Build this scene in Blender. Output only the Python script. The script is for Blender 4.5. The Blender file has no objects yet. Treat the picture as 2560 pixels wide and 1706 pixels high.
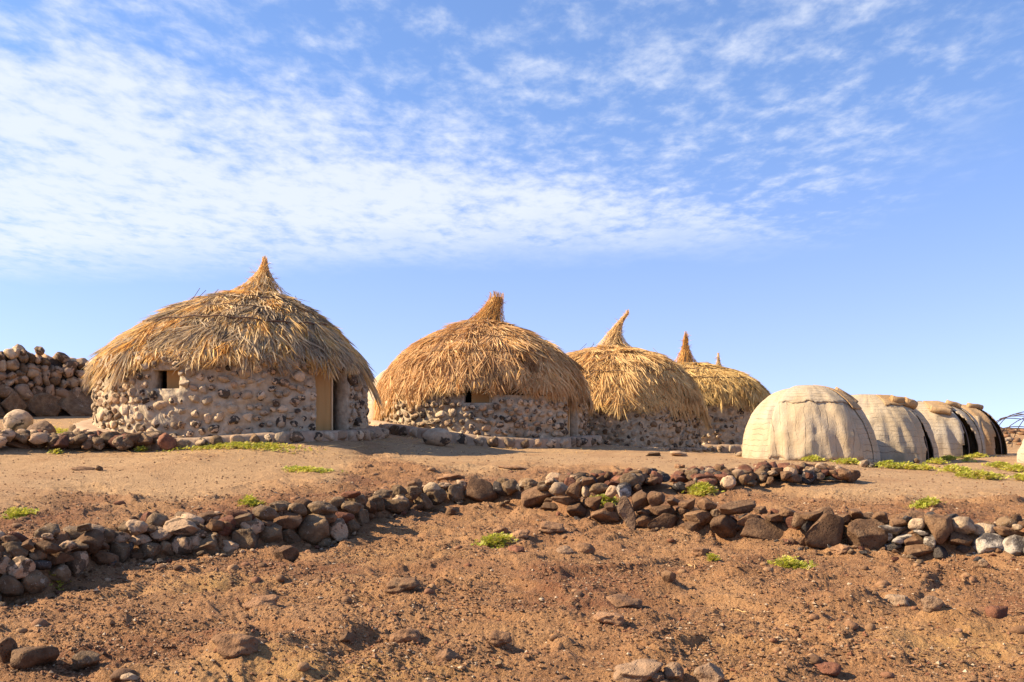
import bpy, bmesh, math, random
import numpy as np
from mathutils import Vector, Matrix, noise as mnoise

R = math.radians
random.seed(7)
rng = np.random.default_rng(7)
scene = bpy.context.scene
col = scene.collection

# ------------------------------------------------------------------ camera, sky, sun, exposure
W, H, F = 2560.0, 1706.0, 2489.0          # photo size and focal length in its pixels
HZ = 1150.0                               # eye level row
CZ = 2.0                                  # eye height above the datum
cam_d = bpy.data.cameras.new('camera'); cam = bpy.data.objects.new('camera', cam_d); col.objects.link(cam)
cam.location = (0, 0, CZ); cam.rotation_euler = (R(90), 0, 0)
cam_d.sensor_width = 36.0; cam_d.lens = 36.0 * F / W
cam_d.shift_y = (HZ - H / 2) / W
cam_d.clip_start = 0.1; cam_d.clip_end = 8000
scene.camera = cam

SUN_EL, SUN_AZ = 35.0, -3.0               # from the left, square to the view
sd = Vector((-math.cos(R(SUN_AZ)) * math.cos(R(SUN_EL)), math.sin(R(SUN_AZ)) * math.cos(R(SUN_EL)), math.sin(R(SUN_EL))))
sun_d = bpy.data.lights.new('sun', 'SUN'); sun = bpy.data.objects.new('sun', sun_d); col.objects.link(sun)
sun_d.energy = 4.5; sun_d.angle = R(0.5); sun_d.color = (1.0, 0.83, 0.60)
sun.rotation_euler = sd.to_track_quat('Z', 'Y').to_euler(); sun.location = (-20, 0, 20)

world = bpy.data.worlds.new('World'); scene.world = world; world.use_nodes = True
def build_world():
    nt = world.node_tree; N = nt.nodes; L = nt.links
    N.clear()
    out = N.new('ShaderNodeOutputWorld'); bg = N.new('ShaderNodeBackground')
    sky = N.new('ShaderNodeTexSky'); sky.sky_type = 'NISHITA'; sky.sun_disc = False
    sky.sun_elevation = R(SUN_EL); sky.sun_rotation = math.atan2(sd.x, sd.y)
    sky.air_density = 1.0; sky.dust_density = 0.0; sky.ozone_density = 3.0; sky.altitude = 300
    def m(op, a, b=None, c=None):
        n = N.new('ShaderNodeMath'); n.operation = op
        for i, v in enumerate((a, b, c)):
            if v is None: continue
            if isinstance(v, (int, float)): n.inputs[i].default_value = v
            else: L.new(v, n.inputs[i])
        return n.outputs[0]
    def sstep(x, a, b):
        n = N.new('ShaderNodeMapRange'); n.interpolation_type = 'SMOOTHSTEP'
        L.new(x, n.inputs[0]); n.inputs[1].default_value = a; n.inputs[2].default_value = b
        return n.outputs[0]
    tc = N.new('ShaderNodeTexCoord')
    va = N.new('ShaderNodeVectorMath'); va.operation = 'ADD'; L.new(tc.outputs['Generated'], va.inputs[0]); va.inputs[1].default_value = (0, 0, 0.11)
    vn = N.new('ShaderNodeVectorMath'); vn.operation = 'NORMALIZE'; L.new(va.outputs[0], vn.inputs[0]); L.new(vn.outputs[0], sky.inputs[0])
    sp = N.new('ShaderNodeSeparateXYZ'); L.new(tc.outputs['Generated'], sp.inputs[0])
    z = m('MAXIMUM', sp.outputs[2], 0.03)
    qx = m('DIVIDE', sp.outputs[0], z); qy = m('DIVIDE', sp.outputs[1], z)
    q = N.new('ShaderNodeCombineXYZ'); L.new(qx, q.inputs[0]); L.new(qy, q.inputs[1])
    def nz(scale, detail, rough, off=(0, 0, 0), sc=(1, 1, 1), rot=0.0, dist=0.0):
        mp = N.new('ShaderNodeMapping'); L.new(q.outputs[0], mp.inputs[0])
        mp.inputs[1].default_value = off; mp.inputs[2].default_value = (0, 0, rot); mp.inputs[3].default_value = sc
        n = N.new('ShaderNodeTexNoise'); L.new(mp.outputs[0], n.inputs[0])
        n.inputs['Scale'].default_value = scale; n.inputs['Detail'].default_value = detail
        n.inputs['Roughness'].default_value = rough; n.inputs['Distortion'].default_value = dist
        return n.outputs[0]
    puff = nz(11.0, 5.0, 0.60, (3.1, 1.7, 0), (1.0, 0.62, 1), R(-12), 0.15)
    big = nz(1.6, 3.0, 0.5, (5.3, 2.2, 0))
    wisp = nz(3.2, 6.0, 0.62, (0.4, 7.7, 0), (1.0, 0.55, 1), R(20))
    # the edge of the cloud deck: it thins out low over the horizon and away to the right
    edge_in = m('ADD', qy, m('MULTIPLY', qx, 0.20))
    low = sstep(m('ADD', edge_in, m('MULTIPLY', m('SUBTRACT', wisp, 0.5), 0.9)), 5.35, 4.0)
    side = sstep(m('ADD', m('ADD', qx, m('MULTIPLY', qy, -0.06)), m('MULTIPLY', m('SUBTRACT', big, 0.5), 1.0)), 1.55, 0.75)
    # a denser sheet runs from the left, widening that way
    dense = sstep(m('SUBTRACT', m('SUBTRACT', qy, m('MULTIPLY', qx, 0.9)), 0.0), 2.75, 4.05)
    cov = m('ADD', m('MULTIPLY', dense, 0.22), m('MULTIPLY', m('SUBTRACT', big, 0.5), 0.40))
    v = m('ADD', m('ADD', m('MULTIPLY', puff, 0.60), m('MULTIPLY', wisp, 0.40)), cov)
    cl = sstep(v, 0.43, 0.80)
    cl = m('MULTIPLY', m('MULTIPLY', cl, m('MULTIPLY', low, side)), 0.82)
    hs = N.new('ShaderNodeHueSaturation'); L.new(sky.outputs[0], hs.inputs['Color'])
    hs.inputs['Saturation'].default_value = SKY_SAT; hs.inputs['Value'].default_value = SKY_VAL; hs.inputs['Hue'].default_value = SKY_HUE
    tint = N.new('ShaderNodeMix'); tint.data_type = 'RGBA'; tint.blend_type = 'MULTIPLY'; tint.inputs[0].default_value = 1
    tm = N.new('ShaderNodeMix'); tm.data_type = 'RGBA'; L.new(sstep(sp.outputs[2], 0.0, 0.40), tm.inputs[0]); tm.inputs[6].default_value = SKY_LOW; tm.inputs[7].default_value = SKY_TINT
    L.new(hs.outputs[0], tint.inputs[6]); L.new(tm.outputs[2], tint.inputs[7])
    mix = N.new('ShaderNodeMix'); mix.data_type = 'RGBA'
    L.new(cl, mix.inputs[0]); L.new(tint.outputs[2], mix.inputs[6]); mix.inputs[7].default_value = CLOUD
    L.new(mix.outputs[2], bg.inputs[0]); bg.inputs[1].default_value = SKY_STR
    L.new(bg.outputs[0], out.inputs[0])
SKY_STR, SKY_SAT, SKY_VAL, SKY_HUE = 0.096, 0.97, 1.0, 0.511
SKY_TINT = (0.84, 0.98, 1.04, 1); SKY_LOW = (1.10, 0.95, 1.00, 1)
CLOUD = (3.75, 3.95, 4.4, 1)
build_world()
vs = scene.view_settings
vs.view_transform = 'Standard'; vs.look = 'None'; vs.gamma = 1.0; vs.use_curve_mapping = False; vs.exposure = 1.4

# ------------------------------------------------------------------ helpers
def tag(o, label=None, cat=None, group=None, kind=None):
    if label: o['label'] = label
    if cat: o['category'] = cat
    if group: o['group'] = group
    if kind: o['kind'] = kind
    return o
def empty(name, loc, rz=0.0):
    o = bpy.data.objects.new(name, None); col.objects.link(o); o.location = loc; o.rotation_euler = (0, 0, rz)
    o.empty_display_size = 0.2
    return o
def link(name, me, parent=None, loc=(0, 0, 0), rot=None, sc=None):
    o = bpy.data.objects.new(name, me); col.objects.link(o)
    if parent: o.parent = parent
    o.location = loc
    if rot is not None: o.rotation_euler = rot
    if sc is not None: o.scale = sc
    return o
def mesh(name, V, Fc, mat=None, smooth=True, attr=None):
    me = bpy.data.meshes.new(name)
    me.from_pydata([tuple(map(float, v)) for v in V], [], Fc)
    if mat: me.materials.append(mat)
    if smooth: me.polygons.foreach_set('use_smooth', [True] * len(me.polygons))
    if attr is not None:
        a = me.attributes.new('shade', 'FLOAT', 'POINT'); a.data.foreach_set('value', np.asarray(attr, dtype=np.float32))
    me.update()
    return me
def fast_mesh(name, V, Q, mat, smooth=True, attrs=None):
    """V (n,3) array, Q (m,k) array of equal-size faces"""
    V = np.asarray(V, dtype=np.float32); Q = np.asarray(Q, dtype=np.int32); k = Q.shape[1]
    me = bpy.data.meshes.new(name)
    me.vertices.add(len(V)); me.vertices.foreach_set('co', V.ravel())
    me.loops.add(Q.size); me.loops.foreach_set('vertex_index', Q.ravel())
    me.polygons.add(len(Q)); me.polygons.foreach_set('loop_start', np.arange(0, Q.size, k, dtype=np.int32))
    me.materials.append(mat)
    me.update(calc_edges=True)
    me.polygons.foreach_set('use_smooth', np.full(len(Q), smooth))
    for nm, arr in (attrs or {}).items():
        a = me.attributes.new(nm, 'FLOAT', 'POINT'); a.data.foreach_set('value', np.asarray(arr, dtype=np.float32))
    return me
def sstep(x, a, b):
    t = np.clip((x - a) / (b - a), 0, 1); return t * t * (3 - 2 * t)

# gradient noise on arrays
_perm = rng.permutation(4096).astype(np.int64); _ang = rng.random(4096) * 2 * np.pi
_gx, _gy = np.cos(_ang), np.sin(_ang)
def pn(x, y, s=0):
    x = np.asarray(x, float) + s * 37.13; y = np.asarray(y, float) + s * 17.71
    xi = np.floor(x).astype(np.int64); yi = np.floor(y).astype(np.int64); xf = x - xi; yf = y - yi
    def g(ix, iy, dx, dy):
        h = _perm[(_perm[ix & 4095] + iy) & 4095]; return _gx[h] * dx + _gy[h] * dy
    u = xf * xf * xf * (xf * (xf * 6 - 15) + 10); v = yf * yf * yf * (yf * (yf * 6 - 15) + 10)
    a = g(xi, yi, xf, yf); b = g(xi + 1, yi, xf - 1, yf); c = g(xi, yi + 1, xf, yf - 1); d = g(xi + 1, yi + 1, xf - 1, yf - 1)
    return (a + (b - a) * u + (c - a) * v + (a - b - c + d) * u * v) * 1.5

# ------------------------------------------------------------------ materials
def newmat(name):
    m = bpy.data.materials.new(name); m.use_nodes = True
    nt = m.node_tree; b = nt.nodes['Principled BSDF']; b.inputs['Roughness'].default_value = 0.9
    b.inputs['Specular IOR Level'].default_value = 0.25
    return m, nt, b
class G:
    """small node-graph builder"""
    def __init__(s, nt): s.nt = nt; s.N = nt.nodes; s.L = nt.links
    def put(s, sock, v):
        if v is None: return
        if hasattr(v, 'links'): s.L.new(v, sock)
        else: sock.default_value = v
    def math(s, op, a, b=None, c=None):
        n = s.N.new('ShaderNodeMath'); n.operation = op
        for i, v in enumerate((a, b, c)): s.put(n.inputs[i], v)
        return n.outputs[0]
    def noise(s, vec, scale, detail=3, rough=0.55, w=None, dist=0.0):
        n = s.N.new('ShaderNodeTexNoise')
        if w is not None: n.noise_dimensions = '4D'; s.put(n.inputs['W'], w)
        s.put(n.inputs['Vector'], vec); n.inputs['Scale'].default_value = scale; n.inputs['Detail'].default_value = detail
        n.inputs['Roughness'].default_value = rough; n.inputs['Distortion'].default_value = dist
        return n.outputs[0]
    def voro(s, vec, scale, feat='F1'):
        n = s.N.new('ShaderNodeTexVoronoi'); n.feature = feat; s.put(n.inputs['Vector'], vec); n.inputs['Scale'].default_value = scale
        return n.outputs['Distance']
    def step(s, x, a, b, lo=0.0, hi=1.0, smooth=True):
        n = s.N.new('ShaderNodeMapRange'); n.interpolation_type = 'SMOOTHSTEP' if smooth else 'LINEAR'
        s.put(n.inputs[0], x); s.put(n.inputs[1], a); s.put(n.inputs[2], b); n.inputs[3].default_value = lo; n.inputs[4].default_value = hi
        return n.outputs[0]
    def mix(s, f, a, b, mode='MIX'):
        n = s.N.new('ShaderNodeMix'); n.data_type = 'RGBA'; n.blend_type = mode
        s.put(n.inputs[0], f); s.put(n.inputs[6], a if hasattr(a, 'links') else (*a, 1)); s.put(n.inputs[7], b if hasattr(b, 'links') else (*b, 1))
        return n.outputs[2]
    def ramp(s, f, stops):
        n = s.N.new('ShaderNodeValToRGB'); e = n.color_ramp.elements
        while len(e) < len(stops): e.new(0.5)
        for i, (p, c) in enumerate(stops): e[i].position = p; e[i].color = (*c, 1)
        s.put(n.inputs[0], f); return n.outputs[0]
    def attr(s, name):
        n = s.N.new('ShaderNodeAttribute'); n.attribute_name = name; return n.outputs['Fac']
    def pos(s): return s.N.new('ShaderNodeNewGeometry').outputs['Position']
    def tc(s, k='Object'): return s.N.new('ShaderNodeTexCoord').outputs[k]
    def rnd(s): return s.N.new('ShaderNodeObjectInfo').outputs['Random']
    def bump(s, h, strength, dist, normal=None):
        n = s.N.new('ShaderNodeBump'); s.put(n.inputs['Height'], h); n.inputs['Strength'].default_value = strength; n.inputs['Distance'].default_value = dist
        if normal is not None: s.put(n.inputs['Normal'], normal)
        return n.outputs[0]

def stone_mat(name, a, a2, patch, cover, pits=0.0, speck=0.15, speckcol=(0.42, 0.36, 0.29), sharp=0.03):
    """cover: how much of the skin the pale patch takes; it differs from stone to stone"""
    m, nt, b = newmat(name); g = G(nt)
    o = g.tc(); p = g.pos(); r = g.rnd(); w = g.math('MULTIPLY', r, 91.7)
    big = g.noise(o, 1.9, 4, 0.6, w, 0.35)
    thr = g.math('SUBTRACT', 0.62 - cover * 0.22, g.math('MULTIPLY', g.math('SUBTRACT', g.math('FRACT', g.math('MULTIPLY', r, 7.31)), 0.5), 0.22 if cover > 0.05 else 0.05))
    pm = g.step(big, thr, g.math('ADD', thr, sharp))
    tone = g.noise(p, 7, 5, 0.65)
    base = g.mix(g.step(tone, 0.35, 0.7), a, a2)
    fine = g.noise(p, 70, 3, 0.6)
    pc = g.mix(g.step(fine, 0.3, 0.75), tuple(c * 0.72 for c in patch), patch)
    c = g.mix(pm, base, pc)
    sp = g.step(g.noise(p, 95, 2, 0.5), 0.63, 0.7)
    spm = g.math('MULTIPLY', sp, g.math('MULTIPLY', g.step(g.noise(o, 2.7, 2, 0.5, w), 0.4, 0.65), speck * 3))
    c = g.mix(spm, c, speckcol)
    if pits > .8:
        pit = g.math('MAXIMUM', g.step(g.voro(p, 34), 0.10, 0.26), g.step(g.noise(p, 5, 2), .62, .42))
        c = g.mix(g.math('SUBTRACT', 1.0, pit), c, tuple(q * .4 for q in a))  # shade inside the pit hollows is put into the colour
    elif pits: pit = g.step(g.voro(p, 42), 0.12, 0.34)
    val = g.math('MULTIPLY_ADD', g.math('FRACT', g.math('MULTIPLY', r, 3.77)), 0.55, 0.72)
    hv = nt.nodes.new('ShaderNodeHueSaturation'); g.put(hv.inputs['Color'], c); g.put(hv.inputs['Value'], val)
    g.put(b.inputs['Base Color'], hv.outputs[0])
    h = g.math('ADD', g.math('MULTIPLY', g.noise(p, 26, 5, 0.65), 1.0), g.math('MULTIPLY', pm, 0.10))
    if pits:
        h = g.math('ADD', h, g.math('MULTIPLY', pit, pits))
    g.put(b.inputs['Normal'], g.bump(h, 0.85, 0.03))
    b.inputs['Roughness'].default_value = 0.95
    return m
BAS = (0.12, 0.073, 0.038); BAS2 = (0.235, 0.15, 0.078); BEI = (0.46, 0.30, 0.175)
M = {}
M['k'] = stone_mat('pale_boulder', (0.36, 0.25, 0.155), (0.52, 0.375, 0.235), (0.09, 0.065, 0.045), 0.25, 0.0, 0.15, sharp=0.05)
M['b'] = stone_mat('weathered_basalt', BAS, BAS2, (0.30, 0.22, 0.14), 0.02, 0.0, 0.35)
M['v'] = stone_mat('patchy_basalt', (0.09, 0.058, 0.034), (0.165, 0.108, 0.06), BEI, 0.8, 0.0, 0.25)
M['t'] = stone_mat('tan_stone', (0.20, 0.14, 0.09), (0.36, 0.25, 0.15), (0.52, 0.37, 0.22), 0.75, 0.0, 0.2)
M['l'] = stone_mat('red_lava', (0.105, 0.054, 0.026), (0.20, 0.112, 0.055), (0.255, 0.152, 0.078), 0.25, 1.3, 0.08, sharp=0.2)
M['r'] = stone_mat('rust_lava', (0.12, 0.047, 0.026), (0.20, 0.085, 0.045), (0.25, 0.13, 0.07), 0.2, 0.9, 0.08, sharp=0.2)
M['w'] = stone_mat('white_streaked_stone', (0.06, 0.05, 0.045), (0.22, 0.17, 0.12), (0.50, 0.42, 0.32), 0.75, 0.2, 0.3, (0.6, 0.55, 0.48), 0.12)
M['d'] = stone_mat('dark_stone', (0.04, 0.033, 0.03), (0.085, 0.066, 0.05), (0.4, 0.33, 0.26), 0.05, 0.3, 0.3)
M['h'] = stone_mat('hut_stone', (0.42, 0.295, 0.175), (0.60, 0.43, 0.265), (0.085, 0.062, 0.042), 0.47, 0.0, 0.1, sharp=0.04)
M['m'] = stone_mat('mortar_smeared_stone', (0.34, 0.255, 0.165), (0.48, 0.365, 0.24), (0.54, 0.385, 0.235), 0.4, 0.0, 0.1, sharp=0.2)
M['e'] = stone_mat('earthy_rock', (0.20, 0.105, 0.052), (0.30, 0.165, 0.083), (0.37, 0.22, 0.11), 0.4, 0.9, 0.1, sharp=0.25)
M['g'] = stone_mat('grey_brown_rock', (0.19, 0.115, 0.066), (0.29, 0.185, 0.11), (0.35, 0.24, 0.145), 0.35, 0.25, 0.15, sharp=0.2)

def ground_mat():
    m, nt, b = newmat('soil'); g = G(nt); p = g.pos()
    sand = g.attr('sand'); red = g.attr('red'); och = g.attr('ochre')
    n1 = g.noise(p, 0.9, 5, 0.6); n2 = g.noise(p, 5.5, 6, 0.7); n3 = g.noise(p, 34, 5, 0.75); n4 = g.noise(p, 85, 3, 0.6)
    c = g.mix(g.step(n2, 0.3, 0.72), (0.225, 0.107, 0.045), (0.36, 0.183, 0.078))
    c = g.mix(g.math('MULTIPLY', g.step(n1, 0.42, 0.68), 0.55), c, (0.43, 0.24, 0.105))
    c = g.mix(sand, c, g.mix(g.step(n2, 0.25, 0.75), (0.37, 0.225, 0.108), (0.48, 0.30, 0.15)))
    c = g.mix(g.math('MULTIPLY', red, g.step(n2, 0.35, 0.65, 0.35, 1.0)), c, (0.165, 0.062, 0.028))
    c = g.mix(g.math('MULTIPLY', och, g.step(n2, 0.3, 0.6)), c, (0.42, 0.24, 0.085))
    c = g.mix(g.math('MULTIPLY', g.step(n3, 0.50, 0.64), 0.5), c, (0.13, 0.066, 0.033))
    c = g.mix(g.math('MULTIPLY', g.step(n4, 0.58, 0.68), 0.6), c, (0.46, 0.31, 0.17))
    c = g.mix(g.math('MULTIPLY', g.step(n4, 0.42, 0.32), 0.45), c, (0.11, 0.058, 0.03))
    g.put(b.inputs['Base Color'], c)
    vg = g.step(g.voro(p, 38), 0.05, 0.55, 1.0, 0.0)
    h = g.math('ADD', g.math('MULTIPLY', n3, 1.0), g.math('MULTIPLY', g.noise(p, 12, 5, 0.7), 1.0))
    h = g.math('ADD', h, g.math('ADD', g.math('MULTIPLY', n4, 0.35), g.math('MULTIPLY', vg, .18)))
    g.put(b.inputs['Normal'], g.bump(h, 0.9, 0.04))
    b.inputs['Roughness'].default_value = 0.95
    return m
M['ground'] = ground_mat()
def pebble_mat():
    m, nt, b = newmat('gravel'); g = G(nt)
    c = g.ramp(g.attr('shade'), [(0.0, (0.10, 0.055, 0.03)), (0.3, (0.20, 0.105, 0.05)), (0.55, (0.31, 0.175, 0.083)), (0.74, (0.21, 0.085, 0.04)), (0.86, (0.38, 0.25, 0.14)), (1.0, (0.50, 0.38, 0.25))])
    g.put(b.inputs['Base Color'], g.mix(g.step(g.noise(g.pos(), 60, 3), 0.3, 0.7), g.mix(1.0, c, (0.7, 0.7, 0.7), 'MULTIPLY'), c))
    g.put(b.inputs['Normal'], g.bump(g.noise(g.pos(), 45, 4, 0.65), 0.6, 0.012))
    return m
M['pebble'] = pebble_mat()

def straw_mat(name, stops, objw, bias=0.0):
    m, nt, b = newmat(name); g = G(nt)
    f = g.math('ADD', g.math('MULTIPLY', g.rnd(), objw), g.math('MULTIPLY', g.attr('shade'), 1.0 - objw))
    ln = g.noise(g.pos(), 1.6, 3, 0.6)
    f = g.math('ADD', g.math('ADD', f, bias), g.math('MULTIPLY', g.math('SUBTRACT', ln, 0.5), 1.1))
    c = g.ramp(f, stops)
    c = g.mix(g.math('MULTIPLY', g.step(g.noise(g.pos(), 38, 3, 0.6), 0.35, 0.7, 0.0, 1.0), 0.35), c, tuple(x * 0.6 for x in stops[1][1]))
    g.put(b.inputs['Base Color'], c); b.inputs['Roughness'].default_value = 0.62
    tr = nt.nodes.new('ShaderNodeBsdfTranslucent'); g.put(tr.inputs[0], c)
    mx = nt.nodes.new('ShaderNodeMixShader'); mx.inputs[0].default_value = 0.32
    nt.links.new(b.outputs[0], mx.inputs[1]); nt.links.new(tr.outputs[0], mx.inputs[2])
    nt.links.new(mx.outputs[0], nt.nodes['Material Output'].inputs[0])
    return m
M['straw1'] = straw_mat('weathered_straw', [(0.0, (0.22, 0.15, 0.085)), (0.24, (0.44, 0.325, 0.195)), (0.40, (0.60, 0.445, 0.26)), (0.53, (0.819, 0.581, 0.275)), (0.70, (0.796, 0.467, 0.133)), (1.0, (0.679, 0.331, 0.061))], 0.6, -0.06)
M['straw2'] = straw_mat('brown_straw', [(0.0, (0.234, 0.114, 0.046)), (0.3, (0.538, 0.296, 0.117)), (0.5, (0.749, 0.479, 0.214)), (0.7, (0.819, 0.559, 0.275)), (0.85, (0.772, 0.433, 0.122)), (1.0, (0.679, 0.331, 0.061))], 0.35, -0.05)
M['straw3'] = straw_mat('golden_straw', [(0.0, (0.281, 0.148, 0.056)), (0.25, (0.608, 0.365, 0.138)), (0.5, (0.819, 0.547, 0.235)), (0.75, (0.860, 0.616, 0.275)), (1.0, (0.796, 0.456, 0.112))], 0.35)
M['straw5'] = straw_mat('orange_straw', [(0.0, (0.304, 0.137, 0.036)), (0.35, (0.608, 0.308, 0.071)), (0.7, (0.772, 0.433, 0.122)), (1.0, (0.842, 0.570, 0.224))], 0.2)
M['straw4'] = straw_mat('yellow_straw', [(0.0, (0.328, 0.182, 0.051)), (0.3, (0.608, 0.399, 0.143)), (0.6, (0.772, 0.541, 0.224)), (1.0, (0.749, 0.479, 0.133))], 0.35)
def plain_mat(name, c1, c2, scale, rough=0.85, bump=0.4, bd=0.01, stretch=None):
    m, nt, b = newmat(name); g = G(nt); v = g.tc() if stretch else g.pos()
    if stretch:
        mp = nt.nodes.new('ShaderNodeMapping'); g.put(mp.inputs[0], v); mp.inputs[3].default_value = stretch; v = mp.outputs[0]
    n = g.noise(v, scale, 4, 0.6)
    g.put(b.inputs['Base Color'], g.mix(g.step(n, 0.3, 0.7), c1, c2)); b.inputs['Roughness'].default_value = rough
    if bump: g.put(b.inputs['Normal'], g.bump(n, bump, bd))
    return m
M['thatch_core'] = plain_mat('matted_straw', (0.13, 0.075, 0.035), (0.30, 0.19, 0.09), 18, 0.9, 0.8, 0.03)  # straw underlayer, coloured dark to paint in shadow in the gaps between tufts
M['rope'] = plain_mat('fibre_rope', (0.09, 0.05, 0.03), (0.17, 0.10, 0.06), 40)
M['twig'] = plain_mat('dry_twig', (0.11, 0.08, 0.06), (0.22, 0.17, 0.13), 30)
M['pole'] = plain_mat('dark_pole', (0.05, 0.034, 0.024), (0.10, 0.07, 0.05), 30)
M['ply'] = plain_mat('plywood', (0.37, 0.19, 0.055), (0.45, 0.245, 0.078), 6, 0.7, 0.15, 0.003, (1, 1, 0.12))
M['pine'] = plain_mat('pale_batten', (0.52, 0.35, 0.17), (0.60, 0.43, 0.23), 10, 0.7, 0.2, 0.003, (1, 1, 0.1))
M['mortar'] = plain_mat('mud_mortar', (0.30, 0.23, 0.148), (0.47, 0.37, 0.245), 9, 0.95, 0.9, 0.03)
M['ledge'] = plain_mat('earth_ledge', (0.30, 0.20, 0.125), (0.40, 0.28, 0.18), 8, 0.95, 0.8, 0.02)
M['inside'] = plain_mat('dark_lining', (0.03, 0.022, 0.016), (0.06, 0.045, 0.03), 12)  # near-black lining colour, not assigned to any mesh

# ------------------------------------------------------------------ terrain
def P(u, v, y):
    return ((u - W / 2) / F * y, y, CZ - (v - HZ) / F * y)
def z_lo(x, y): return CZ - 1.88 + 0.09 * np.asarray(y, float)
WALL_PX = [(-700, 1610), (-300, 1545), (0, 1493), (110, 1482), (175, 1455), (292, 1412), (439, 1396), (541, 1391), (647, 1380), (702, 1366), (819, 1354), (866, 1345),
           (917, 1315), (1019, 1283), (1078, 1272), (1162, 1265), (1242, 1262), (1315, 1272), (1417, 1298), (1549, 1311), (1585, 1322), (1699, 1331), (1780, 1340),
           (1846, 1346), (1956, 1359), (2018, 1369), (2212, 1380), (2336, 1394), (2497, 1398), (2560, 1408), (2800, 1430), (3400, 1470)]
WALL_T = np.array([(u - W / 2) / F for u, v in WALL_PX])
WALL_Y = np.array([1.88 / ((v - HZ) / F + 0.09) for u, v in WALL_PX])
def wall_y(t): return np.interp(t, WALL_T, WALL_Y)
WALL_S = np.gradient(WALL_Y, WALL_T)
def wall_slope(t):
    return np.interp(t, WALL_T, WALL_S)
CTRL = [(0, 1335, 8.9), (0, 1255, 11), (0, 1200, 13.5), (0, 1155, 16), (-400, 1380, 8.6), (-400, 1230, 12), (220, 1330, 9.6), (450, 1302, 10.5), (450, 1255, 12.2), (450, 1200, 14.5), (450, 1146, 16.6),
        (800, 1256, 11.5), (800, 1205, 14), (800, 1150, 17), (1100, 1222, 14.2), (1100, 1185, 15.6), (1100, 1137, 18.8), (1400, 1243, 13.2), (1400, 1190, 15.4), (1400, 1143, 19),
        (1700, 1288, 12.1), (1700, 1240, 13.6), (1700, 1180, 15.6), (1700, 1152, 18.5), (2000, 1300, 11.2), (2000, 1250, 12.8), (2000, 1214, 14.4), (2000, 1180, 16.2), (2000, 1158, 19),
        (2300, 1300, 10.7), (2300, 1240, 13), (2300, 1190, 16.2), (2300, 1163, 20), (2560, 1305, 10.4), (2560, 1250, 12.6), (2560, 1200, 15.8), (2560, 1165, 20.5), (2900, 1300, 10.4), (2900, 1200, 16),
        (575, 1122, 17.1), (800, 1119, 17.4), (160, 1090, 19.0), (965, 1101, 19.8), (929, 1072, 25), (1250, 1121, 22), (1480, 1110, 25), (1530, 1125, 26.8), (1750, 1129, 29), (1735, 1139, 31.5),
        (1890, 1136, 34), (2020, 1154, 20.9), (1865, 1145, 22), (2180, 1156, 22), (2250, 1157, 23.2), (2330, 1156, 24.5), (2400, 1142, 27), (2440, 1138, 28.5), (2500, 1139, 31), (2560, 1147, 25),
        (2560, 1131, 33), (100, 1046, 23.5), (-300, 1046, 23), (950, 1060, 30), (0, 1092, 18.2), (450, 1129, 16.2), (0, 1129, 16.2), (-300, 1125, 16), (1800, 1128, 40), (1000, 1090, 40), (100, 1050, 36), (2600, 1120, 40)]
_c = np.array([P(*c) for c in CTRL])
def _k(d2): return np.where(d2 > 1e-12, 0.5 * d2 * np.log(np.maximum(d2, 1e-12)), 0.0)
def _fit():
    n = len(_c); X = _c[:, :2] / 10
    A = np.zeros((n + 3, n + 3)); d2 = ((X[:, None] - X[None]) ** 2).sum(-1)
    A[:n, :n] = _k(d2) + np.eye(n) * 0.004; A[:n, n] = 1; A[:n, n + 1:] = X; A[n, :n] = 1; A[n + 1:, :n] = X.T
    return np.linalg.solve(A, np.concatenate([_c[:, 2], np.zeros(3)]))
_w = _fit()
def z_up(x, y):
    X = np.stack([x, y], -1) / 10; shp = X.shape[:-1]; X = X.reshape(-1, 2); out = np.empty(len(X)); C = _c[:, :2] / 10
    for i in range(0, len(X), 20000):
        B = X[i:i + 20000]; d2 = ((B[:, None] - C[None]) ** 2).sum(-1)
        out[i:i + 20000] = _k(d2) @ _w[:-3] + _w[-3] + B @ _w[-2:]
    return out.reshape(shp)
BUMPS = []     # x, y, rx, ry, height : swells of the bedrock under the soil
def zones(x, y):
    t = x / np.maximum(y, 0.5); yy = (y - wall_y(t))
    d = yy / np.sqrt(1 + (wall_slope(t) / np.maximum(y, 1)) ** 2)
    up = sstep(d, 0.02, 0.30) * (y > 1)
    return d, up
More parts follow.
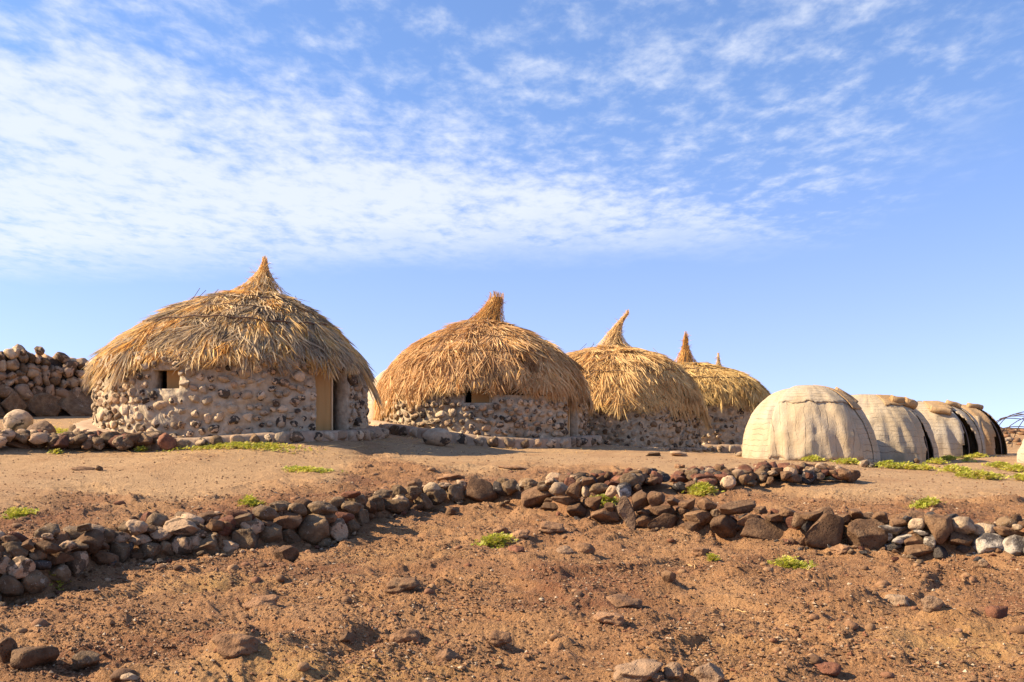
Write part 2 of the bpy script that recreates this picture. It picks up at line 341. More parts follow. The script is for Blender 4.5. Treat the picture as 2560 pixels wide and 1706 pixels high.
def ground_z(x, y, detail=True):
    x = np.atleast_1d(np.asarray(x, float)); y = np.atleast_1d(np.asarray(y, float))
    d, up = zones(x, y); dist = np.hypot(x, y)
    lo = z_lo(x, np.clip(y, -20, 30))
    xc = np.clip(x, -16, 22); yc = np.clip(y, 7, 42)
    hi = z_up(xc, yc)
    z = lo + (hi - lo) * up
    ridge = 0.75 * np.exp(-((y - 41) / 3.2) ** 2) * sstep(x, 13, 17)
    z = z + ridge
    far = sstep(dist, 42, 75)
    z = z * (1 - far) + far * (CZ - 0.6 - np.clip(dist - 75, 0, 4000) * 0.004)
    for bx, by, rx, ry, h in BUMPS:
        dx = x - bx; q = (dx / np.where(dx > 0, rx * .42, rx * 1.3)) ** 2 + ((y - by) / ry) ** 2
        q = q * (1 + .45 * pn(x * 3.1 + bx, y * 3.7, 12))
        z = z + .85 * h * np.exp(-np.abs(q) ** 1.5 * 1.5)
    if detail:
        sandy = sstep(d, 2.2, 4.0)
        amp = np.where(up > 0.5, 1.0 - 0.82 * sandy, 1.0) * (1 - sstep(dist, 40, 70))
        wx = x + 0.25 * pn(x * 1.3, y * 1.3, 9); wy = y + 0.25 * pn(x * 1.3, y * 1.3, 10)
        n = 0.060 * pn(wx * 0.9, wy * 0.9, 1) + 0.045 * np.maximum(pn(wx * 1.9, wy * 2.6, 2), -0.2) + 0.075 * np.maximum(0, pn(wx * 3.0, wy * 4.2, 3) - 0.2) \
            + 0.022 * (.25 - np.abs(pn(wx * 5, wy * 6, 4))) + 0.014 * (.25 - np.abs(pn(wx * 12, wy * 13, 5))) + 0.009 * pn(x * 30, y * 32, 6)
        n = n - 0.03 + 0.036 * sstep(pn(wx * .85, wy * 1.5, 15), .10, .17) * np.where(up > .5, .3, 1) + 0.018 * sstep(pn(wx * 2.1, wy * 3.1, 16), .16, .22) + 0.010 * sstep(pn(wx * 4.5, wy * 6, 17), .18, .24)
        z = z + n * amp
        z = z + 0.012 * pn(x * 0.7, y * 0.7, 7) * (1 - amp)
    return z
def gz(x, y): return float(ground_z(x, y)[0])
def hit(u, v, y0=4.5, y1=60.0):
    """where the line of sight through a photo point meets the ground"""
    ys = np.geomspace(y0, y1, 1500); t = (u - W / 2) / F
    g = ground_z(ys * t, ys); r = CZ - (v - HZ) / F * ys
    k = np.nonzero(r <= g)[0]
    i = int(k[0]) if len(k) else int(np.argmin(np.abs(r - g)))
    return (float(ys[i] * t), float(ys[i]), float(g[i]))

def hit_list():
    for u, v, rx, ry, h in [(760, 1690, .55, .30, .16), (600, 1625, .28, .22, .10), (1005, 1470, .25, .22, .07), (1500, 1500, .35, .25, .07), (540, 1460, .45, .25, .07), (1150, 1480, .5, .2, .05),
                            (2150, 1500, .5, .2, .09), (2060, 1590, .18, .22, -.10), (1640, 1640, .3, .2, .08), (1330, 1340, .5, .3, .08), (1820, 1430, .4, .25, .05), (300, 1545, .4, .3, .04),
                            (2400, 1540, .35, .22, .08), (2350, 1600, .3, .2, -.05), (900, 1590, .25, .18, .06), (1250, 1620, .22, .16, .06),
                            (640, 1497, .36, .26, .08), (440, 1475, .42, .25, .05), (1010, 1520, .3, .2, .06), (860, 1460, .4, .22, .04), (1390, 1442, .26, .2, .06), (1420, 1545, .32, .18, .06), (700, 1622, .28, .2, .07), (1060, 1645, .26, .16, .06),
                            (1760, 1540, .32, .2, .05), (1950, 1480, .32, .2, .04), (1680, 1465, .2, .2, .08), (1870, 1425, .3, .22, .05), (1300, 1360, .3, .25, .06), (1450, 1390, .3, .25, .06), (2000, 1660, .4, .15, .05), (2250, 1640, .4, .2, .04), (350, 1620, .3, .2, .03), (1400, 1650, .35, .15, .05), (2480, 1470, .3, .2, .05)]:
        p = hit(u, v); yield (p[0], p[1], rx, ry, h)
BUMPS = list(hit_list())

def build_ground():
    a_f = np.linspace(-33, 33, 820); a_c = np.linspace(33, 327, 90)[1:-1]
    A = np.radians(np.concatenate([a_f, a_c])); r = np.concatenate([np.geomspace(0.4, 5.0, 24)[:-1], np.geomspace(5.0, 48, 600), np.geomspace(48, 5000, 60)[1:]])
    na, nr = len(A), len(r)
    RR, AA = np.meshgrid(r, A, indexing='ij'); X = RR * np.sin(AA); Y = RR * np.cos(AA)
    Z = ground_z(X.ravel(), Y.ravel()).reshape(X.shape)
    d, up = zones(X.ravel(), Y.ravel())
    x, y = X.ravel(), Y.ravel()
    sand = up * sstep(d + 1.2 * pn(x * .5, y * .5, 21), 1.4, 3.6) * (1 - .35 * sstep(pn(x * .8, y * .8, 22), .1, .5))
    red = np.clip(up * (1 - sstep(d, .8, 2.8)) * (0.5 + pn(x * .9, y * .9, 23)) + (1 - up) * .9 * sstep(pn(x * .55 + 3, y * .8, 24), .18, .55), 0, 1)
    och = (1 - up) * sstep(pn(x * .45 + 1.7, y * .6 + .4, 25), .2, .6) * .35
    for u, v, s in [(760, 1690, .7), (2400, 1620, .6), (540, 1470, .5), (950, 1690, .5)]:
        p = hit(u, v); och = np.maximum(och, .9 * np.exp(-(((x - p[0]) / s) ** 2 + ((y - p[1]) / (s * .7)) ** 2)))
    idx = np.arange(na * nr).reshape(nr, na)
    j2 = np.roll(np.arange(na), -1)
    Q = np.stack([idx[:-1, :], idx[1:, :], idx[1:][:, j2], idx[:-1][:, j2]], -1)[:, :, ::-1].reshape(-1, 4)
    V = np.stack([X, Y, Z], -1).reshape(-1, 3)
    c = len(V); V = np.vstack([V, [[0, 0, gz(0, 0.01)]]])
    me = fast_mesh('ground', V, Q, M['ground'], True, {'sand': np.append(sand, 0), 'red': np.append(red, 0), 'ochre': np.append(och, 0)})
    o = link('ground', me); tag(o, 'brown stony hillside soil sloping up to the huts', kind='structure')
build_ground()

# ------------------------------------------------------------------ stones
def stone_mesh(name, seed, kind, mat, sub=3):
    rs = random.Random(seed); bm = bmesh.new(); bmesh.ops.create_icosphere(bm, subdivisions=sub, radius=1.0)
    npl, lo, hi, na = {'round': (8, .62, .93, .20), 'block': (13, .42, .74, .11), 'flat': (9, .55, .85, .10), 'chunk': (10, .5, .85, .22), 'ball': (3, .88, .98, .08), 'lump': (8, .6, .92, .34)}[kind]
    pl = [(Vector((rs.gauss(0, 1), rs.gauss(0, 1), rs.gauss(0, 1))).normalized(), rs.uniform(lo, hi)) for _ in range(npl)]
    off = Vector((rs.uniform(-50, 50),) * 3) + Vector((0, rs.uniform(-9, 9), rs.uniform(-9, 9)))
    for v in bm.verts:
        p = v.co.copy()
        for d, t in pl:
            k = p.dot(d) - t
            if k > 0: p -= d * k * 0.92
        n = mnoise.noise(p * 1.3 + off) * na + mnoise.noise(p * 3.1 + off) * na * .45 + mnoise.noise(p * 7.0 + off) * na * .18
        v.co = p * (1 + n)
    c = [v.co for v in bm.verts]
    mn = [min(q[i] for q in c) for i in range(3)]; mx = [max(q[i] for q in c) for i in range(3)]
    for v in bm.verts: v.co = Vector([(v.co[i] - mn[i]) / (mx[i] - mn[i]) - .5 for i in range(3)])
    me = bpy.data.meshes.new(name); bm.to_mesh(me); bm.free()
    me.polygons.foreach_set('use_smooth', [True] * len(me.polygons))
    me.materials.append(mat)
    return me
KIND = {'b': 'round', 'v': 'round', 't': 'round', 'l': 'block', 'r': 'block', 'w': 'block', 'd': 'block', 'e': 'lump', 'g': 'lump', 'h': 'chunk', 'm': 'chunk'}
SM = {}
for mk, kd in KIND.items():
    SM[mk] = [stone_mesh('stone_' + mk, ord(mk) * 61 + i * 7, 'chunk' if mk in 'bv' and i % 2 else kd, M[mk], 4 if mk in 'lbveg' else 3) for i in range(9)]
SM_low = {mk: [stone_mesh('small_stone_' + mk, 500 + ord(mk) * 7 + i, 'chunk' if mk in 'bvt' and i % 2 else KIND[mk], M[mk], 3) for i in range(8)] for mk in 'bvtlrdhm'}
SM['ball'] = [stone_mesh('boulder_mesh', 900 + i, 'ball', M['k'], 4) for i in range(3)]
def put_stone(parent, mk, loc, size, tilt=10.0, name='stone', low=False, yaw=None):
    me = random.choice((SM_low if low and mk in SM_low else SM)[mk])
    rot = (R(random.uniform(-tilt, tilt)), R(random.uniform(-tilt, tilt)), (random.choice((0, math.pi)) + R(random.uniform(-14, 14))) if yaw is None else yaw)
    return link(name, me, parent, loc, rot, size)

# ---- the stone walls of the terrace (photo points of each stone; depth comes from the wall's own line)
def from_crop(lst, ox, oy, s): return [(ox + a / s, oy + b / s, c / s, d / s, k) for a, b, c, d, k in lst]
A6 = from_crop([(25,700,80,130,'v'),(70,835,150,150,'b'),(140,710,170,150,'v'),(240,810,170,160,'b'),(400,755,170,130,'b'),(110,590,160,110,'b'),(30,630,110,60,'b'),(190,560,80,80,'l'),(325,570,150,90,'l'),
 (235,635,65,45,'b'),(400,640,160,95,'l'),(465,565,120,80,'v'),(525,690,130,180,'v'),(580,435,95,60,'b'),(615,530,210,150,'l'),(690,655,200,130,'l'),(810,510,160,90,'v'),(820,610,130,140,'b'),(935,435,130,100,'v'),
 (955,520,140,75,'v'),(940,640,120,70,'l'),(1020,595,140,110,'b'),(1035,450,90,70,'l'),(1105,490,150,100,'v'),(1150,590,130,120,'b'),(1245,435,230,110,'v'),(1250,570,130,150,'v'),(1330,545,110,100,'v'),(1410,575,170,140,'b'),
 (1450,500,90,60,'b'),(1555,570,175,90,'v'),(1470,420,110,90,'l'),(1560,415,90,80,'l'),(1665,385,130,95,'b'),(1720,445,160,110,'v'),(1675,525,200,150,'b'),(1810,340,150,100,'b'),(1820,420,90,60,'l'),(1850,490,170,150,'b'),
 (1985,500,130,110,'b'),(1965,390,190,110,'l'),(2035,315,120,90,'b'),(2150,445,200,190,'b'),(2205,305,190,90,'b'),(2245,370,110,60,'l'),(2310,450,140,140,'v'),(2210,540,100,60,'b'),(845,690,70,60,'d'),(930,700,70,40,'d'),
 (670,745,80,60,'d'),(1140,660,60,40,'v'),(60,520,90,60,'l'),(290,690,110,70,'d'),(705,560,70,60,'l'),(880,570,60,60,'d'),(1380,480,80,50,'v'),(330,500,100,50,'v'),(1900,300,110,60,'b')], 0, 1160, 2.736)
A7 = from_crop([(30,500,90,140,'v'),(110,490,100,100,'b'),(175,430,90,120,'b'),(60,420,120,80,'r'),(105,355,130,80,'b'),(140,305,110,80,'b'),(235,350,80,90,'l'),(100,265,130,50,'r'),(275,325,110,110,'b'),(320,260,130,60,'v'),
 (410,345,170,90,'b'),(440,300,110,80,'v'),(430,240,100,80,'b'),(530,235,100,60,'b'),(540,195,100,80,'l'),(520,275,80,50,'l'),(600,310,130,100,'b'),(540,360,100,60,'l'),(655,225,120,80,'t'),(690,285,130,100,'b'),(745,205,80,40,'v'),
 (825,260,135,130,'b'),(840,320,65,60,'b'),(995,245,215,175,'l'),(1130,225,100,90,'d'),(1200,215,120,95,'b'),(1150,175,100,50,'b'),(1320,190,140,70,'b'),(1330,222,80,50,'b'),(1270,215,70,60,'d')], 840, 1140, 2.736)
C7 = from_crop([(1380,285,220,140,'l'),(1430,205,110,60,'b'),(1475,175,90,50,'v'),(1530,230,130,90,'t'),(1640,235,130,110,'l'),(1570,305,190,60,'l'),(1490,350,170,65,'l'),(1710,250,60,80,'t'),(1730,175,90,60,'l'),(1660,380,170,110,'l'),
 (1760,325,110,90,'l'),(1845,405,190,110,'l'),(1870,350,70,60,'l'),(2090,305,120,130,'l'),(2195,300,130,110,'l'),(2250,375,190,70,'l'),(2240,455,230,110,'l'),(2100,440,110,90,'l'),(2310,310,100,60,'l'),(2100,385,90,50,'l'),
 (1800,225,130,70,'b'),(1890,245,90,80,'v'),(1970,245,90,90,'w')], 840, 1140, 2.736)
C8 = from_crop([(20,380,60,50,'l'),(50,335,110,70,'l'),(185,335,120,85,'l'),(130,420,180,95,'l'),(110,490,210,110,'l'),(310,480,190,180,'l'),(240,395,60,60,'b'),(385,355,270,85,'l'),(470,430,170,80,'l'),(610,520,410,160,'l'),
 (660,420,140,50,'l'),(730,385,110,60,'l'),(815,440,130,100,'l'),(905,415,140,70,'l'),(985,520,320,220,'l'),(830,590,90,70,'l'),(1270,550,280,220,'l'),(1220,400,140,80,'l'),(1375,425,110,80,'l'),(1495,460,110,70,'l'),
 (1460,505,220,60,'w'),(1415,555,70,60,'w'),(1520,570,150,60,'w'),(1465,620,120,60,'d'),(1600,580,150,90,'l'),(1620,470,110,80,'t'),(1660,530,120,40,'w'),(1640,650,190,110,'l'),(1785,500,190,190,'l'),(1720,590,90,90,'w'),
 (1790,660,100,100,'d'),(1865,690,60,60,'d'),(1920,570,170,90,'l'),(1940,480,140,120,'t'),(1905,440,70,50,'w'),(1950,640,120,70,'d'),(2020,620,60,60,'d'),(2075,510,160,90,'t'),(2105,615,180,160,'w'),(2220,520,210,70,'l'),
 (2190,590,60,80,'w'),(2290,640,190,180,'w'),(2310,490,60,40,'t'),(1985,690,90,60,'d'),(2040,690,80,60,'d'),(1120,430,110,60,'l'),(560,370,90,50,'l'),(1560,430,60,40,'d')], 1700, 1140, 2.736)
def wall_from(name, label, stones, cat='stone wall'):
    u0 = sum(s[0] for s in stones) / len(stones); t = (u0 - W / 2) / F; y = float(wall_y(t))
    root = empty(name, (t * y, y, gz(t * y, y - .15))); tag(root, label, cat)
    inv = root.location
    for u, v, w, h, k in stones:
        t = (u - W / 2) / F; y = float(wall_y(t)); S = F / y
        zb = CZ - (v + h / 2 - HZ) / S; zg = float(z_lo(0, y)); up = max(0.0, zb - zg)
        y = y + .10 + up * .30 + random.uniform(-.03, .03); S = F / y
        w_, h_ = w / S * 1.10, h / S * 1.12
        dep = min(max(.75 * (w_ + h_) / 2 + .05, .12), .45)
        p = P(u, v, y)
        put_stone(root, k, Vector(p) - inv, (w_, dep, h_), 8)
    return root
def fillers(root, ua, ub, n, types, lo, hi):
    """smaller stones wedged behind and on top of the face"""
    for _ in range(n):
        u = random.uniform(ua, ub); t = (u - W / 2) / F; y = float(wall_y(t)) + random.uniform(.22, .55)
        x = t * y; s = random.uniform(lo, hi); z = gz(x, y) + s * .12
        put_stone(root, random.choice(types), Vector((x, y, z)) - root.location, (s * random.uniform(.9, 1.5), s, s * random.uniform(.6, .9)), 25, low=True)
wA = wall_from('terrace_wall', 'low wall of rounded dark and pale boulders curving up from the lower left corner', A6 + A7 +
               [(u, v, w, h, k) for u, v, w, h, k in [(-40, 1440, 60, 55, 'b'), (-35, 1490, 65, 60, 'b'), (-100, 1450, 60, 60, 'v'), (-95, 1505, 70, 60, 'b'), (-160, 1465, 60, 60, 'l'), (-155, 1520, 60, 60, 'b'), (-30, 1395, 55, 40, 'l'), (-95, 1405, 60, 40, 'b')]])
fillers(wA, -150, 1300, 95, 'bvllrb', .10, .22)
wC = wall_from('terrace_wall', 'retaining wall of big porous red-brown lava blocks ending in white stones', C7 + C8 +
               [(2600, 1375, 70, 60, 'w'), (2590, 1320, 60, 45, 'l'), (2670, 1370, 70, 70, 'l'), (2660, 1320, 60, 40, 'b'), (2740, 1380, 80, 70, 'l'), (2730, 1330, 60, 50, 'l'), (2810, 1380, 70, 70, 'b')])
fillers(wC, 1320, 2700, 80, 'llrlbd', .10, .24)
def footing(root, ua, ub, n, types):
    for _ in range(n):
        u = random.uniform(ua, ub); t = (u - W / 2) / F; y = float(wall_y(t)) - abs(random.gauss(0, .13)) - .02
        x = t * y; s = random.uniform(.03, .085); put_stone(root, random.choice(types), Vector((x, y, gz(x, y) + s * .15)) - root.location, (s * random.uniform(.9, 1.5), s, s * .7), 30, low=True, yaw=random.uniform(0, 6))
footing(wA, -60, 1300, 70, 'bdlvr'); footing(wC, 1320, 2600, 70, 'lldrb')
# the slab leaning on the lava wall
def slab():
    V2 = [(-.30, .52), (-.02, .62), (.16, .50), (.40, .02), (.42, -.25), (.22, -.62), (.12, -.60), (-.22, -.18), (-.42, .05), (-.46, .25)]
    bm = bmesh.new()
    fr = [bm.verts.new((x * .22, -.05 + .015 * math.sin(i * 2.1), y * .30)) for i, (x, y) in enumerate(V2)]
    bk = [bm.verts.new((x * .21, .06 + .012 * math.cos(i * 1.7), y * .29)) for i, (x, y) in enumerate(V2)]
    bm.faces.new(fr); bm.faces.new(bk[::-1]); n = len(V2)
    for i in range(n): bm.faces.new((fr[i], bk[i], bk[(i + 1) % n], fr[(i + 1) % n])[::-1])
    bmesh.ops.recalc_face_normals(bm, faces=bm.faces)
    bmesh.ops.triangulate(bm, faces=bm.faces); bmesh.ops.bevel(bm, geom=[e for e in bm.edges if e.calc_face_angle(0) > .6], offset=.014, segments=2, affect='EDGES')
    bmesh.ops.subdivide_edges(bm, edges=bm.edges, cuts=2, use_grid_fill=True)
    for v in bm.verts: v.co += Vector((1, .8, 1)) * .0 + v.normal * (mnoise.noise(v.co * 14) * .010)
    me = bpy.data.meshes.new('slab'); bm.to_mesh(me); bm.free(); me.materials.append(M['g'])
    u, vb = 1568, 1330; t = (u - W / 2) / F; y = float(wall_y(t)) - .06
    o = link('stone_slab', me, None, P(u, 1286, y), (R(-7), R(-8), R(-6)), (1.1, 1, 1.25))
    tag(o, 'tapering grey-brown slab standing on its point against the lava wall', 'rock')
slab()

# ---- the low heap of stones further up, and the dry stone walls by the first hut
def heap(name, label, pts, n, types, smin, smax, width, height, cat='stone wall', extra=()):
    """pts: photo points along the foot of the heap"""
    g = [hit(u, v) for u, v in pts]; root = empty(name, g[len(g) // 2]); tag(root, label, cat)
    L = [0]
    for a, b in zip(g, g[1:]): L.append(L[-1] + math.hypot(b[0] - a[0], b[1] - a[1]))
    def along(s):
        x = np.interp(s, L, [q[0] for q in g]); y = np.interp(s, L, [q[1] for q in g]); return float(x), float(y)
    for i in range(n):
        s = L[-1] * ((i * .6180339) % 1.0); x, y = along(s); x2, y2 = along(min(s + .1, L[-1])); x1, y1 = along(max(s - .1, 0))
        tx, ty = x2 - x1, y2 - y1; l = math.hypot(tx, ty) or 1; nx, ny = -ty / l, tx / l
        if ny < 0: nx, ny = -nx, -ny
        e = min(s, L[-1] - s) / L[-1]; taper = min(1, .35 + e * 6)
        q = random.random() ** .8; off = width * q * random.uniform(.75, 1.0)
        lvl = max(0, height * taper * (math.sin(math.pi * min(1, .15 + .85 * q * .9)) - .25 * random.random()))
        sz = random.uniform(smin, smax) * (1.15 - .3 * (lvl / max(height, .01)))
        X, Y = x + nx * off, y + ny * off
        put_stone(root, random.choice(types), Vector((X, Y, gz(X, Y) + lvl + sz * .22)) - root.location,
                  (sz * random.uniform(.95, 1.45), sz * random.uniform(.8, 1.1), sz * random.uniform(.65, .95)), 22, low=True, yaw=random.uniform(0, 6.28))
    for u, v, w, h, k in extra:
        p = hit(u, v + h / 2); S = F / p[1]
        put_stone(root, k, Vector((p[0], p[1] + .1, p[2] + h / S * .4)) - root.location, (w / S, .7 * w / S, h / S), 10)
    return root
heap('rubble_wall', 'low broken line of rubble stones below the mat tents', [(1385, 1232), (1500, 1240), (1600, 1246), (1700, 1236), (1760, 1236), (1850, 1222), (1960, 1216), (2065, 1213), (2150, 1208)], 290, 'llrbbvlrd', .11, .25, .95, .17)
heap('rubble_wall', 'low rubble wall of rounded stones in front of the largest hut', [(-140, 1132), (0, 1130), (60, 1131), (130, 1130), (220, 1130), (300, 1129), (380, 1128), (450, 1124)], 170, 'bbvlvbr', .15, .30, .65, .20,
     extra=[(32, 1110, 58, 26, 'l'), (88, 1106, 50, 32, 'l'), (122, 1110, 28, 32, 'b'), (146, 1116, 22, 24, 't'), (178, 1110, 50, 28, 'v'), (215, 1108, 26, 30, 'b'), (243, 1108, 38, 28, 'b'), (280, 1106, 40, 26, 'v'), (300, 1100, 40, 22, 'v'),
            (322, 1108, 34, 24, 'l'), (378, 1110, 22, 22, 't'), (420, 1108, 44, 26, 'd'), (445, 1102, 26, 24, 'b')])

def drystone():
    a = Vector(P(-260, 1046, 22.6)); b = Vector(P(238, 1046, 25.6)); d = (b - a); Lh = math.hypot(d.x, d.y); tx, ty = d.x / Lh, d.y / Lh; nx, ny = ty, -tx
    root = empty('dry_stone_wall', (a.x + tx * Lh / 2, a.y + ty * Lh / 2, gz(a.x + tx * Lh / 2, a.y + ty * Lh / 2)))
    tag(root, 'tall dry stone wall of patchy boulders behind the largest hut', 'stone wall')
    row = 0; zz = 0.0
    def htop(s):   # wall top drops towards the hut
        return 1.84 + .75 * (.52 - s / Lh) + .07 * math.sin(s * 2.3) + .05 * math.sin(s * 5.1)
    for layer in (0, 1):
        zz = 0.0; row = 0
        while zz < 2.25:
            base = .62 if row == 0 else (.30 if row == 1 else .25)
            s = random.uniform(-.2, 0)
            while s < Lh:
                w = base * random.choice((random.uniform(.55, .9), random.uniform(.9, 1.6))); h = (.62 if row == 0 else base * .9) * random.uniform(.75, 1.3)
                x = a.x + tx * (s + w / 2); y = a.y + ty * (s + w / 2); g0 = float(ground_z(x, y, False)[0])
                zc = zz + h / 2 + random.uniform(-.07, .07)
                if zc + h * .3 < htop(s) + random.uniform(-.12, .06):
                    k = random.choice('vvvtvbtv') if row else random.choice('vvbt')
                    off = (.02 + .10 * zc) * -1 - layer * .26 + random.uniform(-.04, .04)
                    put_stone(root, k, Vector((x + nx * off, y + ny * off, g0 + zc - .05)) - root.location, (w * 1.15, .36, h * 1.2), 30, low=(row > 0), yaw=math.atan2(ty, tx) + random.choice((0, math.pi)))
                s += w
            zz += .54 if row == 0 else base * .80; row += 1
    # rubble core, so no light shows through
    bm = bmesh.new(); n = 24
    pr = []
    for i in range(n + 1):
        s = Lh * i / n; x = a.x + tx * s; y = a.y + ty * s; g0 = float(ground_z(x, y, False)[0]); top = htop(s) - .22
        pr.append([bm.verts.new((x + nx * o_ - root.location.x, y + ny * o_ - root.location.y, z_ - root.location.z)) for o_, z_ in ((-.12, g0 - .2), (-.25, g0 + top), (-.5, g0 + top), (-.6, g0 - .2))])
    for p, q in zip(pr, pr[1:]):
        for j in range(3): bm.faces.new((p[j], q[j], q[j + 1], p[j + 1]))
    bm.faces.new(pr[-1]); bm.faces.new(pr[0][::-1])
    me = bpy.data.meshes.new('core'); bm.to_mesh(me); bm.free(); me.materials.append(M['d']); link('core', me, root)
drystone()

# ------------------------------------------------------------------ thatch
def blade_set(specs):
    """specs: list of (points[list of Vector], width, roll Vector side, shade) -> V, F(tris/quads), shade"""
    V, Fc, S = [], [], []
    for pts, w, side, sh in specs:
        n = len(pts); b = len(V)
        for i, p in enumerate(pts):
            k = w * (1.0 - .25 * i / n) * .5
            if i < n - 1:
                V.append(p - side * k); V.append(p + side * k); S += [sh, sh]
            else:
                V.append(p); S.append(sh)
        for i in range(n - 2):
            Fc.append((b + 2 * i, b + 2 * i + 1, b + 2 * i + 3, b + 2 * i + 2))
        Fc.append((b + 2 * (n - 2), b + 2 * (n - 2) + 1, b + 2 * (n - 1)))
    return V, Fc, S
def tuft_mesh(seed, mat, long=1.0, nb=46, wid=1.0, fan=13.0):
    rs = random.Random(seed); sp = []; base = rs.uniform(.2, .8); curl = rs.uniform(-.4, .6)
    for i in range(nb):
        y0 = rs.gauss(0, .075); x0 = rs.uniform(-.12, .12); L = rs.uniform(.36, .62) * long; a = R(rs.gauss(0, fan)) + y0 * 1.0
        z0 = rs.uniform(.0, .05); lift = rs.gauss(.015, .03); pts = []
        for k in range(4):
            q = k / 3; bend = curl * .06 * q * q + rs.gauss(0, .008)
            pts.append(Vector((x0 + L * q * math.cos(a), y0 + L * q * math.sin(a) + bend, z0 + lift * q - .06 * q * q * L)))
        ro = rs.uniform(-1.1, 1.1); side = Vector((-math.sin(a) * math.cos(ro), math.cos(a) * math.cos(ro), math.sin(ro)))
        sp.append((pts, rs.uniform(.014, .036) * wid, side, min(1, max(0, base * .5 + rs.uniform(0, .5)))))
    V, Fc, S = blade_set(sp)
    return mesh('thatch_tuft', V, Fc, mat, False, S)

class Hut:
    pass
def lerp_prof(pr, r):
    return float(np.interp(r, [p[0] for p in pr], [p[1] for p in pr]))
def build_hut(label, u, yc, Rw, prof, eave, hem, finial, mat, seed, base_v=None, wall_top=.25, window=None, door=None, nstone=200, stone_gap=.27, tone='vtb', ledge=.4, ledge_h=.2, ntuft=300, nstraw=4500, ropes=(), span=115, skew=0.0, sticks=0, tuftlen=1.0, wid=.85, smax=.19):
    rs = random.Random(seed); random.seed(seed)
    x = (u - W / 2) / F * yc; az = math.atan2(x, yc)
    zc = float(ground_z(x, yc, False)[0])
    root = empty('stone_hut', (x, yc, zc), -az); tag(root, label, 'hut', 'round thatched stone huts')
    ze = CZ + eave - zc                       # eave height in the hut's own frame
    Rr = prof[-1][0]
    cA, sA = math.cos(-az), math.sin(-az)
    def wpt(lx, ly): return x + lx * cA - ly * sA, yc + lx * sA + ly * cA
    ga = np.linspace(-math.pi, math.pi, 181); gr = Rw + (ledge or .2); gX, gY = wpt(gr * np.sin(ga), -gr * np.cos(ga)); gtab = ground_z(gX, gY, False) - zc
    def gl(lx, ly): return float(np.interp(math.atan2(lx, -ly), ga, gtab))
    # --- masonry wall: outer and inner skin with real openings
    nphi = 300; zt = ze + wall_top; z0 = -.7; nz = 60
    def hole(ph, z):
        d = math.degrees((ph + math.pi) % (2 * math.pi) - math.pi)
        for wd in (window, door):
            if wd and wd[0] < d < wd[1] and wd[2] + zoff < z < wd[3] + zoff: return True
        return False
    zoff = CZ - zc                             # openings are given in heights above the eye
    hz = [z0 + (zt - z0) * j / nz for j in range(nz + 1)]
    V = []; 
    for skin in (0, 1):
        for j in range(nz + 1):
            for i in range(nphi):
                ph = 2 * math.pi * i / nphi; z = hz[j]
                if skin == 0:
                    q = Vector((math.sin(ph) * Rw, math.cos(ph) * Rw, z)) + Vector((seed * 3.1, 0, 0))
                    r = Rw + .06 * mnoise.noise(q * 1.1) + .045 * mnoise.noise(q * 4.2) + .035 * mnoise.noise(q * 9) - .05 * max(0, (z - (ze - .3)))
                else: r = Rw - .34
                V.append((r * math.sin(ph), -r * math.cos(ph), z))
    off = (nz + 1) * nphi; Fc = []
    op = [[hole(2 * math.pi * (i + .5) / nphi, (hz[j] + hz[j + 1]) / 2) for i in range(nphi)] for j in range(nz)]
    idx = lambda s, j, i: s * off + j * nphi + i % nphi
    for j in range(nz):
        for i in range(nphi):
            if op[j][i]: continue
            Fc.append((idx(0, j, i), idx(0, j, i + 1), idx(0, j + 1, i + 1), idx(0, j + 1, i)))
            Fc.append((idx(1, j, i), idx(1, j + 1, i), idx(1, j + 1, i + 1), idx(1, j, i + 1)))
            if op[j][(i + 1) % nphi]: Fc.append((idx(0, j, i + 1), idx(1, j, i + 1), idx(1, j + 1, i + 1), idx(0, j + 1, i + 1)))
            if op[j][i - 1]: Fc.append((idx(0, j, i), idx(0, j + 1, i), idx(1, j + 1, i), idx(1, j, i)))
            if j + 1 < nz and op[j + 1][i]: Fc.append((idx(0, j + 1, i), idx(0, j + 1, i + 1), idx(1, j + 1, i + 1), idx(1, j + 1, i)))
            if j > 0 and op[j - 1][i]: Fc.append((idx(0, j, i), idx(1, j, i), idx(1, j, i + 1), idx(0, j, i + 1)))
    wall = link('wall', mesh('wall', V, Fc, M['mortar']), root)
    # --- stones set in the mortar
    pts = []; tries = 0
    while len(pts) < nstone and tries < nstone * 60:
        tries += 1; ph = R(rs.uniform(-span, span)); lx, ly = Rw * math.sin(ph), -Rw * math.cos(ph); zlo = gl(lx, ly) + .08
        z = rs.uniform(zlo, ze + .12); s = rs.uniform(.11, smax) * (1.25 if z < zlo + .3 and rs.random() < .35 else 1)
        bad = False
        for wd in (window, door):
            if wd:
                dd = math.degrees(ph); mrg = math.degrees(s * .55 / Rw)
                if wd[0] - mrg < dd < wd[1] + mrg and wd[2] + zoff - s * .5 < z < wd[3] + zoff + s * .3: bad = True
        if bad: continue
        if any(abs(z - c) < .42 and (z - c) ** 2 + (Rw * (ph - b)) ** 2 < ((s + d) * .5 * stone_gap / .2) ** 2 for b, c, d in pts): continue
        pts.append((ph, z, s))
        k = rs.choice(tone)
        put_stone(wall, k, (math.sin(ph) * (Rw + .012), -math.cos(ph) * (Rw + .012), z), (s * rs.uniform(.85, 1.45), min(.20, s * rs.uniform(.75, 1.0)), s * rs.uniform(.75, 1.2)), 26, low=True, yaw=ph + rs.choice((0, math.pi)))
